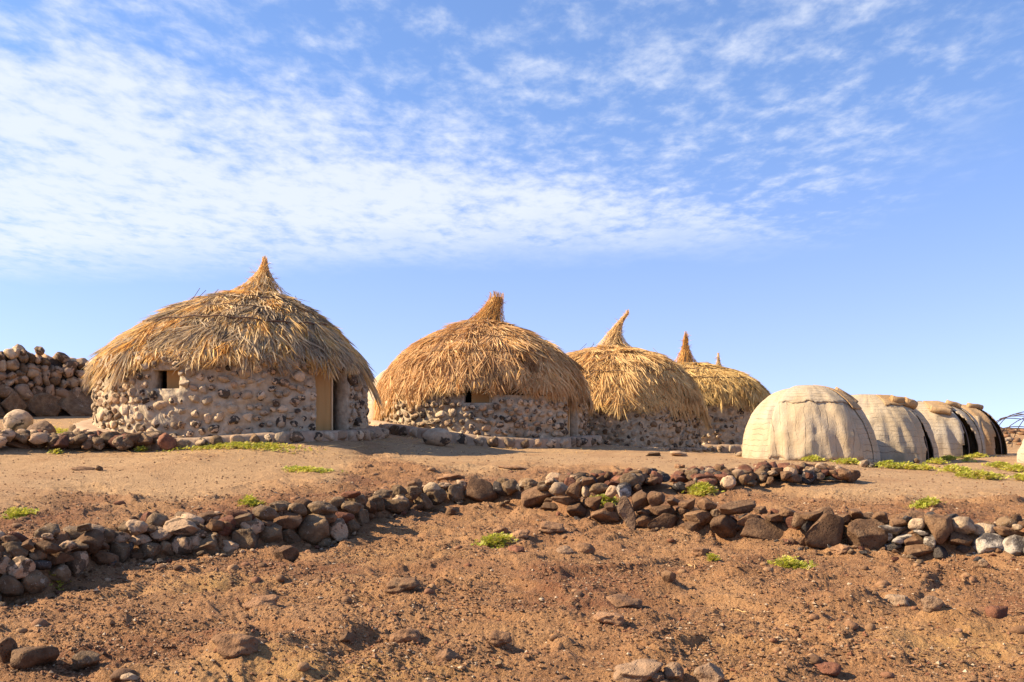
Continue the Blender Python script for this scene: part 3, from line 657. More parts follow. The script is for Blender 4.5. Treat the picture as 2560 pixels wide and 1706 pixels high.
    # --- ledge round the foot
    if ledge:
        V, Fc = [], []; n = 150
        for i in range(n):
            ph = 2 * math.pi * i / n; row = []
            for k, (dr, dz) in enumerate(((-.1, 1.0), (ledge * .5, 1.0), (ledge * .88, .96), (ledge, .7), (ledge * 1.04, -1.2))):
                r = Rw + dr + (.045 * mnoise.noise(Vector((ph * 6, k * .3, seed))) if k > 1 else 0)
                lx, ly = r * math.sin(ph), -r * math.cos(ph)
                gg = gl((Rw + ledge) * math.sin(ph), -(Rw + ledge) * math.cos(ph))
                V.append((lx, ly, gg + ledge_h * dz + .02 * mnoise.noise(Vector((ph * 9, k, seed + 5.0)))))
        for i in range(n):
            for k in range(4):
                a, b = i * 5 + k, ((i + 1) % n) * 5 + k; Fc.append((a, a + 1, b + 1, b))
        led = link('ledge', mesh('ledge', V, Fc, M['ledge']), root)
        ph = R(-105)
        while ph < R(105):
            s = rs.uniform(.16, .30); r = Rw + ledge - .02; lx, ly = r * math.sin(ph), -r * math.cos(ph)
            put_stone(led, rs.choice('vhthvmb'), (lx, ly, gl(lx, ly) + ledge_h * .45), (s * 1.1, .22, ledge_h * rs.uniform(.9, 1.2)), 12, low=True, yaw=ph)
            ph += s * rs.uniform(1.15, 1.6) / r
    # --- openings
    if window:
        a = R((window[0] + window[1]) / 2); w_ = Rw * R(window[1] - window[0]); h_ = window[3] - window[2]; r = Rw - .2
        win = link('window', box_mesh('window', (w_ * .07, .05, h_), M['pine'], (w_ * .45, 0, 0)), root, (math.sin(a) * r, -math.cos(a) * r, window[2] + zoff + h_ / 2), (0, 0, a))
        link('shutter', box_mesh('shutter', (w_ * .66, .02, h_ * 1.05), M['ply'], (w_ * .12, .05, 0)), win)
        link('window_sill', box_mesh('window_sill', (w_ * 1.0, .26, .05), M['ledge'], (0, 0, -h_ / 2 - .005)), win)
    if door:
        a = R(door[0]); b2 = R(door[1]); h_ = door[3] - door[2]; r = Rw - .25
        pa = Vector((math.sin(a) * (r + .05), -math.cos(a) * (r + .05), door[2] + zoff)); pb = Vector((math.sin(b2) * r, -math.cos(b2) * r, door[2] + zoff))
        wd = (pb - pa).length; ang = math.atan2(pb.y - pa.y, pb.x - pa.x) + R(door[4])
        dr = link('door', box_mesh('door', (wd * .74, .03, h_), M['ply'], (wd * .37, 0, h_ / 2)), root, pa, (0, 0, ang))
        link('door_batten', box_mesh('door_batten', (.045, .06, h_), M['pine'], (wd * .74, -.01, h_ / 2)), dr)
    # --- roof: matted core
    apx = skew
    def dome(ph, r):
        h = lerp_prof(prof, r); k = max(0, 1 - r / Rr)
        wob = 1 + .022 * math.sin(3 * ph + seed) + .014 * math.sin(7 * ph + 2 * seed)
        return Vector((r * wob * math.sin(ph) + apx * k, -r * wob * math.cos(ph), ze + h))
    def frame(ph, r):
        p = dome(ph, r); t = (dome(ph, min(r + .06, Rr)) - dome(ph, max(r - .06, 0))); t.normalize()
        s = Vector((math.cos(ph), math.sin(ph), 0)); n = t.cross(s); n = -n if n.z < 0 and r < Rr * .9 else n
        if n.dot(Vector((math.sin(ph), -math.cos(ph), .3))) < 0: n = -n
        return p, t, n.normalized()
    arcs = [0]; rr_ = np.linspace(0, Rr, 80)
    hh_ = [lerp_prof(prof, q) for q in rr_]
    for i in range(1, 80): arcs.append(arcs[-1] + math.hypot(rr_[i] - rr_[i - 1], hh_[i] - hh_[i - 1]))
    AL = arcs[-1]
    nr, npz = 22, 72; V, Fc = [], []
    for j in range(nr + 1):
        for i in range(npz):
            ph_ = 2 * math.pi * i / npz; sl = (AL + min(0, hem((math.degrees(ph_) + 180) % 360 - 180))) / AL
            p, t, n = frame(ph_, float(np.interp(AL * sl * .985 * (1 - (1 - j / nr) ** 1.2) + .002, arcs, rr_))); V.append(p - n * .12)
    for j in range(nr):
        for i in range(npz):
            a, b = j * npz + i, j * npz + (i + 1) % npz; Fc.append((a, a + npz, b + npz, b))
    roof = link('roof', mesh('roof', V, Fc, M['thatch_core']), root)
    # --- tufts of palm leaf, laid in courses from the eave upwards
    tm = [tuft_mesh(seed * 50 + i, mat, tuftlen * (1.0 if i % 3 else 1.2), 56, wid, 9 + 5 * (i % 4)) for i in range(14)]
    spots = []
    def add_rows(nrow, start, dens):
        for j in range(nrow):
            s = start + (AL - start - .05) * (j / (nrow - 1)); r = float(np.interp(s, arcs, rr_)); n = max(5, int(2 * math.pi * r / dens)); o = rs.random()
            for i in range(n):
                ph = 2 * math.pi * (i + o + rs.uniform(-.35, .35)) / n; ph = (ph + math.pi) % (2 * math.pi) - math.pi
                spots.append((s + rs.uniform(-.10, .10), ph))
    add_rows(13, .25, .30)
    rs.shuffle(spots)
    spots.sort(key=lambda q: abs(q[1]))
    joined = []
    for i, (s, ph) in enumerate(spots):
        cut = AL + min(0, hem(math.degrees(ph)) + .12)
        if s > cut: s = cut - rs.uniform(.0, .25)
        s = min(max(s, .12), AL - .02); r = float(np.interp(s, arcs, rr_)); p, t, n = frame(ph, r)
        # near the eave the leaves hang; the hem differs round the hut
        hm = hem(math.degrees(ph)); e = s / AL
        tw = R(rs.gauss(0, 13)); t2 = (t * math.cos(tw) + n.cross(t) * math.sin(tw)).normalized()
        lift = rs.gauss(.06, .05) - (.02 if e > .85 else 0); t2 = (t2 + n * lift + Vector((0, 0, -.06 if e > .85 else 0))).normalized()
        y_ = n.cross(t2).normalized(); n2 = t2.cross(y_)
        L = rs.uniform(.85, 1.15)
        if e > .72: L = min(L, max(.35, (AL - s + hm + rs.gauss(0, .10) + .16) / .52))
        if e > .93: L = max(.35, (AL - s + hm + rs.gauss(0, .12) + .16) / .52)
        wy = rs.uniform(.85, 1.2)
        if e > .9 and rs.random() < .22: L *= rs.uniform(1.25, 1.75); wy = rs.uniform(.35, .6)
        Mx = Matrix((t2, y_, n2)).transposed().to_4x4(); Mx.translation = p + n * (rs.uniform(-.06, .03) - .04) - t2 * .16
        Mx = Mx @ Matrix.Diagonal((L, wy, 1, 1))
        me = rs.choice(tm)
        if i < ntuft:
            o = bpy.data.objects.new('thatch_tuft', me); col.objects.link(o); o.parent = roof; o.matrix_local = Mx
        else: joined.append((Mx, me))
    # --- loose straw over everything, plus what covers the far side
    sp = []
    for i in range(nstraw):
        ph = rs.uniform(-math.pi, math.pi); e = rs.random() ** .62 * .97; s = e * (AL + min(0, hem(math.degrees(ph)) + .1)); r = float(np.interp(s, arcs, rr_))
        p, t, n = frame(ph, r); tw = R(rs.gauss(0, 17)); t2 = (t * math.cos(tw) + n.cross(t) * math.sin(tw) + n * rs.gauss(.05, .09)).normalized()
        L = rs.uniform(.16, .42); d = Vector((0, 0, -1)) * (.25 * L if e > .8 else .04 * L)
        b = p + n * rs.uniform(-.05, .03) - t2 * L * (.5 if e < .8 else .8); curve = n.cross(t2) * rs.gauss(0, .035)
        pts_ = [b, b + t2 * L * .5 + curve, b + t2 * L + d]
        ro = rs.uniform(-1.3, 1.3); side = (n.cross(t2) * math.cos(ro) + n * math.sin(ro)).normalized()
        sp.append((pts_, rs.uniform(.009, .024) * wid, side, rs.random()))
    V, Fc, S = blade_set(sp)
    for Mx, me in joined:
        b = len(V); V += [Mx @ v.co for v in me.vertices]; Fc += [tuple(b + k for k in p.vertices) for p in me.polygons]
        a = me.attributes['shade'].data; S += [a[k].value * .6 + .2 for k in range(len(me.vertices))]
    tag(link('straw', mesh('straw', V, Fc, mat, False, S), roof), kind='stuff')
    # --- the tied crest
    hs = [f[1] for f in finial]
    def fin(h):
        return (float(np.interp(h, hs, [f[0] for f in finial])), float(np.interp(h, hs, [f[2] for f in finial])))
    V, Fc = [], []; n = 18
    for f in finial:
        for i in range(n):
            a = 2 * math.pi * i / n; V.append((f[0] + .85 * f[2] * math.sin(a), -.85 * f[2] * math.cos(a), ze + f[1]))
    for j in range(len(finial) - 1):
        for i in range(n):
            a, b = j * n + i, j * n + (i + 1) % n; Fc.append((a, b, b + n, a + n))
    fo = link('roof_crest', mesh('roof_crest', V, Fc, M['thatch_core']), roof)
    sp = []; h0, h1 = hs[0], hs[-1]
    for i in range(520):
        a = rs.uniform(0, 2 * math.pi); s0 = h0 + (h1 - h0) * rs.random() ** 1.1 * .9 - .06; ln = rs.uniform(.18, .45); tw = rs.gauss(0, .35); pts_ = []
        for k in range(4):
            h = s0 + ln * k / 3; cx, r = fin(min(h, h1)); r = r * rs.uniform(.85, 1.22) + .008 + (.02 * k / 3 if rs.random() < .2 else 0); aa = a + tw * k / 3
            pts_.append(Vector((cx + r * math.sin(aa), -r * math.cos(aa), ze + min(h, h1 + .10) + (rs.uniform(0, .05) if k == 3 else 0))))
        ro = rs.uniform(-1.2, 1.2); sd_ = Vector((math.cos(a) * math.cos(ro), math.sin(a) * math.cos(ro), math.sin(ro)))
        sp.append((pts_[::-1] if rs.random() < .5 else pts_, rs.uniform(.010, .022) * wid, sd_, rs.random() * .8))
    for i in range(70):   # flyaway ends
        a = rs.uniform(0, 6.28); h = h0 + (h1 - h0) * rs.uniform(.45, 1); cx, r = fin(h); b = Vector((cx + r * math.sin(a), -r * math.cos(a), ze + h))
        d = Vector((math.sin(a), -math.cos(a), rs.uniform(-.3, 1.2))).normalized() * rs.uniform(.06, .24)
        sp.append(([b, b + d * .5, b + d + Vector((0, 0, -.02))], rs.uniform(.007, .014), Vector((0, .3, 1)).normalized(), rs.random()))
    V, Fc, S = blade_set(sp)
    link('crest_straw', mesh('crest_straw', V, Fc, M['straw5'] if seed in (2, 4) else mat, False, S), fo)
    # --- ropes that hold the thatch down
    for e, rad in ropes:
        r = float(np.interp(AL * e, arcs, rr_)); ring = []
        for i in range(140):
            ph = 2 * math.pi * i / 140; p, t, n = frame(ph, min(Rr, r + .05 * math.sin(2 * ph + seed) + .03 * math.sin(5 * ph))); ring.append(p + n * (.04 + .015 * math.sin(ph * 23)))
        link('rope', tube_mesh('rope', ring, rad, M['rope'], True), roof)
    for i in range(sticks):
        ph = R(rs.uniform(-100, 100)); s = AL * rs.uniform(.12, .6); p, t, n = frame(ph, float(np.interp(s, arcs, rr_))); d = (-t + n * rs.uniform(.15, .5) + n.cross(t) * rs.gauss(0, .4)).normalized()
        link('stick', tube_mesh('stick', [p, p + d * rs.uniform(.25, .5)], .006, M['twig']), roof)
    return root
def box_mesh(name, s, mat, off=(0, 0, 0)):
    bm = bmesh.new(); bmesh.ops.create_cube(bm, size=1.0)
    for v in bm.verts: v.co = Vector((v.co.x * s[0] + off[0], v.co.y * s[1] + off[1], v.co.z * s[2] + off[2]))
    bmesh.ops.bevel(bm, geom=list(bm.edges), offset=min(s) * .12, segments=1, affect='EDGES')
    me = bpy.data.meshes.new(name); bm.to_mesh(me); bm.free(); me.materials.append(mat); return me
def tube_mesh(name, pts, rad, mat, closed=False, n=6):
    pts = [Vector(p) for p in pts]; V, Fc = [], []; m_ = len(pts)
    for i, p in enumerate(pts):
        a = pts[i - 1] if (i or closed) else p; b = pts[(i + 1) % m_] if (i < m_ - 1 or closed) else p
        d = (b - a).normalized(); s = d.cross(Vector((0, 0, 1)) if abs(d.z) < .9 else Vector((1, 0, 0))).normalized(); t = d.cross(s)
        rr = rad[i] if isinstance(rad, (list, tuple)) else rad
        for k in range(n):
            a_ = 2 * math.pi * k / n; V.append(p + (s * math.cos(a_) + t * math.sin(a_)) * rr)
    for i in range(m_ if closed else m_ - 1):
        for k in range(n):
            a, b = i * n + k, i * n + (k + 1) % n; c = ((i + 1) % m_) * n; Fc.append((a, b, c + (k + 1) % n, c + k))
    if not closed: Fc.append(tuple(range(n))[::-1]); Fc.append(tuple(range((m_ - 1) * n, m_ * n)))
    return mesh(name, V, Fc, mat, True, [.35] * len(V))

def hem1(d): return -.12 + .34 * math.exp(-((d + 52) / 20) ** 2) - .22 * math.exp(-((d + 27) / 7) ** 2) + .07 * math.sin(d * .21) + .12 * math.exp(-((d - 75) / 20) ** 2)
build_hut('largest round stone hut, thatch half weathered grey, with a smooth pointed crest', 588, 20.5, 2.64,
          [(0, 1.74), (.5, 1.69), (.9, 1.57), (1.3, 1.38), (1.75, 1.12), (2.12, .83), (2.42, .54), (2.62, .32), (2.76, .12), (2.82, 0)], 1.72, hem1,
          [(.40, 1.50, .82), (.44, 1.66, .62), (.48, 1.80, .42), (.52, 1.95, .25), (.55, 2.08, .16), (.57, 2.18, .10), (.585, 2.30, .055), (.59, 2.37, .03)], M['straw1'], 1,
          window=(-33, -22, 1.27, 1.62), door=(34, 54, .30, 1.75, -2), nstone=300, stone_gap=.215, span=98, tone='hhhmhvth', ledge=.42, ledge_h=.2, ntuft=300, nstraw=5200, ropes=((.34, .010), (.5, .009), (.64, .016)), skew=.45, sticks=9, smax=.215)
def hem2(d): return -.38 - .16 * math.exp(-((d + 3) / 7) ** 2) + (.60 if d < 0 else .36) * min(1, (abs(d) / 75) ** 2) + .07 * math.sin(d * .3)
build_hut('round stone hut with brown thatch and a blunt sheaf crest, next to the largest hut', 1206, 25.0, 2.58,
          [(0, 2.28), (.6, 2.18), (1.2, 1.93), (1.6, 1.70), (1.93, 1.47), (2.2, 1.22), (2.40, .94), (2.57, .58), (2.66, .25), (2.69, .0)], 1.22, hem2,
          [(-.04, 2.02, .70), (.04, 2.20, .50), (.15, 2.36, .34), (.22, 2.50, .26), (.28, 2.62, .21), (.33, 2.74, .18), (.36, 2.86, .15)], M['straw2'], 2,
          window=(-10, 4.5, 1.27, 1.75), door=(52, 63, .0, 1.6, -6), nstone=280, stone_gap=.215, span=98, tone='hhvthmhv', ledge=.34, ledge_h=.24, nstraw=6500, ropes=((.45, .008), (.62, .008)), sticks=6, wid=.85, smax=.20)
def hem3(d): return -.10 + .07 * math.sin(d * .23) + .2 * min(1, (d / 80) ** 2)
build_hut('round stone hut with golden thatch and a curved horn crest', 1530, 29.5, 2.50,
          [(0, 2.06), (.4, 2.02), (1.18, 1.82), (1.64, 1.60), (2.0, 1.32), (2.36, .90), (2.56, .5), (2.68, .15), (2.70, 0)], 1.30, hem3,
          [(.0, 1.85, .74), (.02, 2.02, .48), (.04, 2.18, .33), (.06, 2.32, .24), (.09, 2.46, .19), (.15, 2.60, .12), (.23, 2.74, .075), (.33, 2.88, .05), (.46, 3.02, .03)], M['straw3'], 3,
          nstone=280, stone_gap=.20, span=98, tone='hhmthmb', ledge=.30, ledge_h=.12, nstraw=6000, ropes=((.38, .010), (.66, .012)), sticks=10, wid=.85, smax=.185)
def hem4(d): return -.08 + .25 * min(1, (d / 75) ** 2) + .06 * math.sin(d * .3)
build_hut('round stone hut with short yellow thatch and a knotted brush crest, beside the mat tents', 1738, 34.7, 2.14,
          [(0, 1.46), (.5, 1.42), (.95, 1.28), (1.5, 1.08), (1.85, .92), (2.15, .70), (2.4, .42), (2.56, .14), (2.6, 0)], 1.90, hem4,
          [(-.34, 1.22, .60), (-.34, 1.40, .40), (-.34, 1.62, .28), (-.34, 1.80, .19), (-.34, 1.96, .11), (-.34, 2.03, .13), (-.33, 2.10, .07), (-.33, 2.25, .085), (-.32, 2.45, .04)], M['straw4'], 4,
          nstone=180, stone_gap=.20, span=95, tone='hhmtm', ledge=.55, ledge_h=.36, nstraw=5000, ropes=((.7, .014), (.45, .012)), sticks=3, wid=.85, smax=.20)
build_hut('farthest thatched hut, only its thin crest tip showing above the yellow thatch', 1790, 41.0, 1.9,
          [(0, 1.5), (.5, 1.46), (.95, 1.3), (1.4, 1.05), (1.8, .7), (2.1, .3), (2.2, 0)], 1.95, hem4,
          [(.05, 1.38, .42), (.06, 1.55, .30), (.08, 1.75, .17), (.09, 1.92, .10), (.10, 2.10, .05), (.10, 2.32, .02)], M['straw1'], 5,
          nstone=40, stone_gap=.5, ledge=0, ntuft=120, nstraw=2000, ropes=(), sticks=2)
random.seed(11)

# ------------------------------------------------------------------ mat tents
def mat_mat(name, c1, c2, grey, axis, period):
    m, nt, b = newmat(name); g = G(nt)
    uv = nt.nodes.new('ShaderNodeSeparateXYZ'); uvn = nt.nodes.new('ShaderNodeUVMap'); g.put(uv.inputs[0], uvn.outputs[0])
    p = g.pos(); n = g.noise(p, 2.2, 5, 0.6); fn = g.noise(p, 55, 3, 0.6)
    c = g.mix(g.step(n, .3, .7), c1, c2)
    c = g.mix(g.math('MULTIPLY', g.step(g.noise(p, .9, 4, .6), .42, .65), grey), c, (.40, .36, .30))
    c = g.mix(g.step(fn, .35, .75, 0, .35), c, tuple(x * .6 for x in c1))
    co = g.math('ADD', uv.outputs[axis], g.math('MULTIPLY', g.math('SUBTRACT', g.noise(p, 1.6, 3, .6), .5), period * 1.6))
    fr = g.math('ABSOLUTE', g.math('SUBTRACT', g.math('FRACT', g.math('DIVIDE', co, period)), .5))
    line = g.step(fr, .0, .08, 1, 0)
    br = g.step(g.noise(p, 4, 3, .6), .36, .62)
    lm = g.math('MULTIPLY', line, br)
    c = g.mix(g.math('MULTIPLY', lm, .75), c, (.15, .105, .065))
    g.put(b.inputs['Base Color'], c); b.inputs['Roughness'].default_value = .95
    h = g.math('SUBTRACT', g.math('ADD', g.math('MULTIPLY', fn, .45), g.math('MULTIPLY', g.noise(p, 14, 5, .7), 1.0)), g.math('MULTIPLY', lm, .45))
    g.put(b.inputs['Normal'], g.bump(h, .8, .02))
    return m
M['mat_h'] = mat_mat('woven_mat_bands', (.40, .30, .18), (.50, .39, .25), .55, 1, .115)
M['mat_v'] = mat_mat('woven_mat_upright', (.41, .305, .18), (.50, .385, .245), .45, 0, .15)
M['mat_d'] = mat_mat('woven_mat_brown', (.40, .28, .155), (.49, .365, .22), .2, 0, .15)
M['mat_o'] = mat_mat('woven_mat_new', (.36, .215, .095), (.46, .30, .15), .10, 1, .10)
def build_tent(label, u, yc, a, b, Ht, rz, seed, opening=None, patches=(), rolls=(), group='mat tents in a row', base=None, cov='mat_h', lean=0.0):
    rs = random.Random(seed); x = (u - W / 2) / F * yc; az = math.atan2(x, yc); th = -az + R(rz)
    z0 = min(gz(x + a * .6 * math.cos(q), yc + b * .6 * math.sin(q)) for q in np.linspace(0, 6.28, 9)) if base is None else base
    root = empty('mat_tent', (x, yc, z0), th); tag(root, label, 'tent', group)
    ct, st = math.cos(th), math.sin(th)
    ta = np.linspace(0, 2 * math.pi, 91); ttab = ground_z(x + a * .97 * np.cos(ta) * ct - b * .97 * np.sin(ta) * st, yc + a * .97 * np.cos(ta) * st + b * .97 * np.sin(ta) * ct)
    def surf(ph, t, off=0.0, fold=1.0):
        """ph 0 faces the camera, t 0 ground .. 1 top"""
        el = t * math.pi / 2; ce, se = abs(math.cos(el)) ** .80, abs(math.sin(el)) ** .92
        n = 2.5; c, s = math.sin(ph), -math.cos(ph); k = (abs(c) ** n + abs(s) ** n) ** (-1 / n)
        fo = fold * (1 - t) ** .6 * (.050 * mnoise.noise(Vector((ph * 2.6, t * .8, seed))) + .095 * (.3 - abs(mnoise.noise(Vector((ph * 4.5 + t, t * .9, seed + 3))))) + .022 * (.3 - abs(mnoise.noise(Vector((ph * 11, t * 2.2, seed + 4))))))
        fo += fold * (.020 * mnoise.noise(Vector((ph * 6, t * 6, seed + 8))) + .012 * mnoise.noise(Vector((ph * 13, t * 14, seed + 9))))
        r = ce * (1 + fo) * k; lx, ly = (a * r + off * c) * c, (b * r + off * abs(s)) * s
        lz = Ht * se + off * se
        if t < .08:
            lz += (float(np.interp(math.atan2(ly / b, lx / a) % (2 * math.pi), ta, ttab)) - z0 - .04 + .035 * mnoise.noise(Vector((ph * 5, seed, 1)))) * (1 - t / .08)
        return Vector((lx + lean * t + .06 * t * math.sin(3 * ph + seed), ly, lz + .05 * math.sin(2 * ph + seed) * t * (1 - t)))
    def sheet(name, p0, p1, t0, t1, off, mat, parent, np_=None, nt_=None, thick=.014, hole=None, wav=0.0, fold=1.0):
        np_ = np_ or max(10, int((p1 - p0) / 360 * 170)); nt_ = nt_ or max(6, int((t1 - t0) * 44)); V, Fc, UV = [], [], []
        full = abs(p1 - p0 - 360) < 1e-3
        for j in range(nt_ + 1):
            for i in range(np_ + (0 if full else 1)):
                ph = R(p0 + (p1 - p0) * i / np_); t = t0 + (t1 - t0) * j / nt_
                if wav: t += (wav * mnoise.noise(Vector((ph * 4, seed, 5))) + 1.0 * wav * mnoise.noise(Vector((ph * 31, seed, 7)))) * (1 - j / nt_); ph += wav * mnoise.noise(Vector((t * 5, seed, 9))) * (2 * i / np_ - 1)
                V.append(surf(ph, min(max(t, 0), 1), off, fold)); UV.append((ph * (a + b) / 2 * (1 - .5 * t), t * Ht * 1.45))
        m_ = np_ if full else np_ + 1
        for j in range(nt_):
            for i in range(np_):
                phd = p0 + (p1 - p0) * (i + .5) / np_; t = t0 + (t1 - t0) * (j + .5) / nt_
                if hole and hole[0] + 6 * math.sin(t * 3) < phd < hole[1] - 14 * (t / max(hole[2], .01)) ** 2 and t < hole[2]: continue
                q = j * m_ + i; w = j * m_ + (i + 1) % m_; Fc.append((q, w, w + m_, q + m_))
        me = mesh(name, V, Fc, mat)
        uvl = me.uv_layers.new(name='UVMap'); li = np.empty(len(me.loops), dtype=np.int32); me.loops.foreach_get('vertex_index', li)
        uvl.data.foreach_set('uv', np.asarray(UV, dtype=np.float32)[li].ravel())
        o = link(name, me, parent); s = o.modifiers.new('thickness', 'SOLIDIFY'); s.thickness = thick; s.offset = -1
        return o
    cover = sheet('cover', -180, 180, 0, 1, 0, M[cov], root, hole=opening)
    for (p0, p1, t0, t1, off, mk) in patches: sheet('mat_panel', p0, p1, t0, t1, off, M[mk], root, wav=.028)
    if opening:   # bent poles of the frame inside
        for ph in (opening[0] - 25, (opening[0] + opening[1]) / 2, opening[1] + 15, -60, 150):
            link('frame_pole', tube_mesh('frame_pole', [surf(R(ph), t, -.06, 0) for t in np.linspace(0, 1, 16)], .016, M['twig']), root)
    for (p0, p1, t0, t1, rad) in rolls:
        A, B = surf(R(p0), t0, rad * .8), surf(R(p1), t1, rad * .8); d = (B - A); L = d.length; d.normalize()
        n = (A + B) / 2; n = Vector((n.x, n.y, n.z * .6)).normalized(); s = d.cross(n).normalized(); n = s.cross(d)
        V, Fc, UV = [], [], []; turns = 2.4; nn = 44; nl = 9
        for i in range(nl + 1):
            q = i / nl; c = A + (B - A) * q + n * .06 * math.sin(math.pi * q) - Vector((0, 0, .05)) * math.sin(math.pi * q) + s * .02 * math.sin(q * 7)
            for k in range(nn + 1):
                ang = 2 * math.pi * turns * k / nn; rr = rad * (.32 + .68 * k / nn) * (1 + .05 * math.sin(5 * q + ang))
                V.append(c + (s * math.cos(ang) + n * math.sin(ang)) * rr); UV.append((k / nn * turns * rad * 6, q * L))
        for i in range(nl):
            for k in range(nn):
                q = i * (nn + 1) + k; Fc.append((q, q + 1, q + nn + 2, q + nn + 1))
        me = mesh('rolled_mat', V, Fc, M['mat_o']); uvl = me.uv_layers.new(name='UVMap'); li = np.empty(len(me.loops), dtype=np.int32); me.loops.foreach_get('vertex_index', li)
        uvl.data.foreach_set('uv', np.asarray(UV, dtype=np.float32)[li].ravel())
        o = link('rolled_mat', me, root); sm = o.modifiers.new('thickness', 'SOLIDIFY'); sm.thickness = .02
    return root
build_tent('nearest beige mat tent, closed front with a grey top patch', 2022, 22.4, 1.42, 1.35, 1.66, 8, 21, None,
           ((-42, 38, .02, .60, .03, 'mat_v'), (-40, 42, .52, .90, .05, 'mat_h'), (50, 84, 0.0, .93, .03, 'mat_h'), (44, 60, .45, .93, .06, 'mat_o')), ((60, 72, .76, .52, .06),), lean=-.10)
build_tent('second mat tent with a bulky roll over a narrow dark slit door', 2172, 24.6, 1.50, 1.40, 1.66, 4, 22, (48, 63, .64),
           ((-70, 44, .0, .86, .03, 'mat_h'), (20, 48, .58, .80, .055, 'mat_o')), ((34, 54, .68, .62, .08), (50, 63, .64, .56, .09)), lean=-.06)
build_tent('third mat tent with one rolled mat and a raised flap over its dark doorway', 2296, 28.0, 1.62, 1.45, 1.56, 4, 23, (35, 54, .68),
           ((10, 44, .60, .84, .045, 'mat_o'), (62, 110, 0, .8, .03, 'mat_h')), ((12, 34, .60, .52, .07), (48, 64, .76, .64, .06)), lean=.04)
build_tent('fourth and farthest mat tent, orange-beige with a wide dark doorway', 2378, 31.5, 1.55, 1.45, 1.62, 6, 24, (42, 70, .72),
           ((-60, 30, .0, .5, .03, 'mat_d'),), ((34, 66, .76, .68, .06),), cov='mat_o', lean=-.08)
build_tent('pale mat tent showing between the two biggest huts', 1012, 31.0, 1.42, 1.4, 1.95, 0, 25, None, ((-70, -20, 0, .8, .03, 'mat_v'), (-90, -30, .5, .93, .05, 'mat_h')), (), 'mat tents in a row')
build_tent('mat tent cut off by the edge of the picture beyond the grass', 2752, 22.5, 1.6, 1.4, 1.35, -5, 26, None, ((-60, 40, 0, .6, .03, 'mat_v'),), (), 'mat tents in a row')

def tent_frame():
    yc = 36.5; u = 2606; x = (u - W / 2) / F * yc; z0 = gz(x, yc); root = empty('tent_frame', (x, yc, z0)); tag(root, 'bare dome of bent sticks, a tent frame without its mats', 'tent frame')
    a, Ht = 2.25, CZ - (1024 - HZ) / F * yc - z0
    def bar(pts): link('bent_pole', tube_mesh('bent_pole', pts, .016, M['pole'], n=5), root)
    for k in range(5):
        o = -a * .8 + a * 1.6 * k / 4; w = math.sqrt(max(.05, 1 - (o / a) ** 2))
        bar([(o + .05 * math.sin(q * 3), a * w * math.cos(q), Ht * w * math.sin(q) - .05) for q in np.linspace(0, math.pi, 20)])
        bar([(a * w * math.cos(q), o + .05 * math.sin(q * 2), Ht * w * math.sin(q) - .02) for q in np.linspace(0, math.pi, 20)])
    for h in (.45, .78):
        w = math.sqrt(1 - h * h); bar([(a * w * math.cos(q), a * w * math.sin(q), Ht * h + .03 * math.sin(4 * q)) for q in np.linspace(0, 6.283, 32)])
tent_frame()

# ------------------------------------------------------------------ single rocks
def rock(label, u, vb, w, h, mk, sink=.15, tilt=8, dep=.85, name='rock', cat='rock'):
    p = hit(u, vb); S = F / p[1]; s = (w / S, dep * w / S, h / S * (1 + sink))
    me = random.choice(SM[mk]); y = p[1] + s[1] * .4; z = gz(p[0], p[1] + s[1] * .3)
    o = link(name, me, None, (p[0] * y / p[1], y, z + s[2] * .5 - s[2] * sink), (R(random.uniform(-tilt, tilt)), R(random.uniform(-tilt, tilt)), random.choice((0, math.pi)) + R(random.uniform(-12, 12))), s)
    tag(o, label, cat)
    return o
rock('large rounded pale boulder perched beside the dry stone wall', 46, 1086, 72, 62, 'ball', .04, 5, .95, 'boulder', 'boulder')
rock('low grey-brown rounded boulder leaning beside the pale perched boulder', 101, 1096, 78, 44, 'g', .12, 5, .9, 'boulder', 'boulder')
rock('big pale boulder with dark patches in front of the brown-thatched hut', 1093, 1116, 76, 46, 'ball', .06, 5, .9, 'boulder', 'boulder')
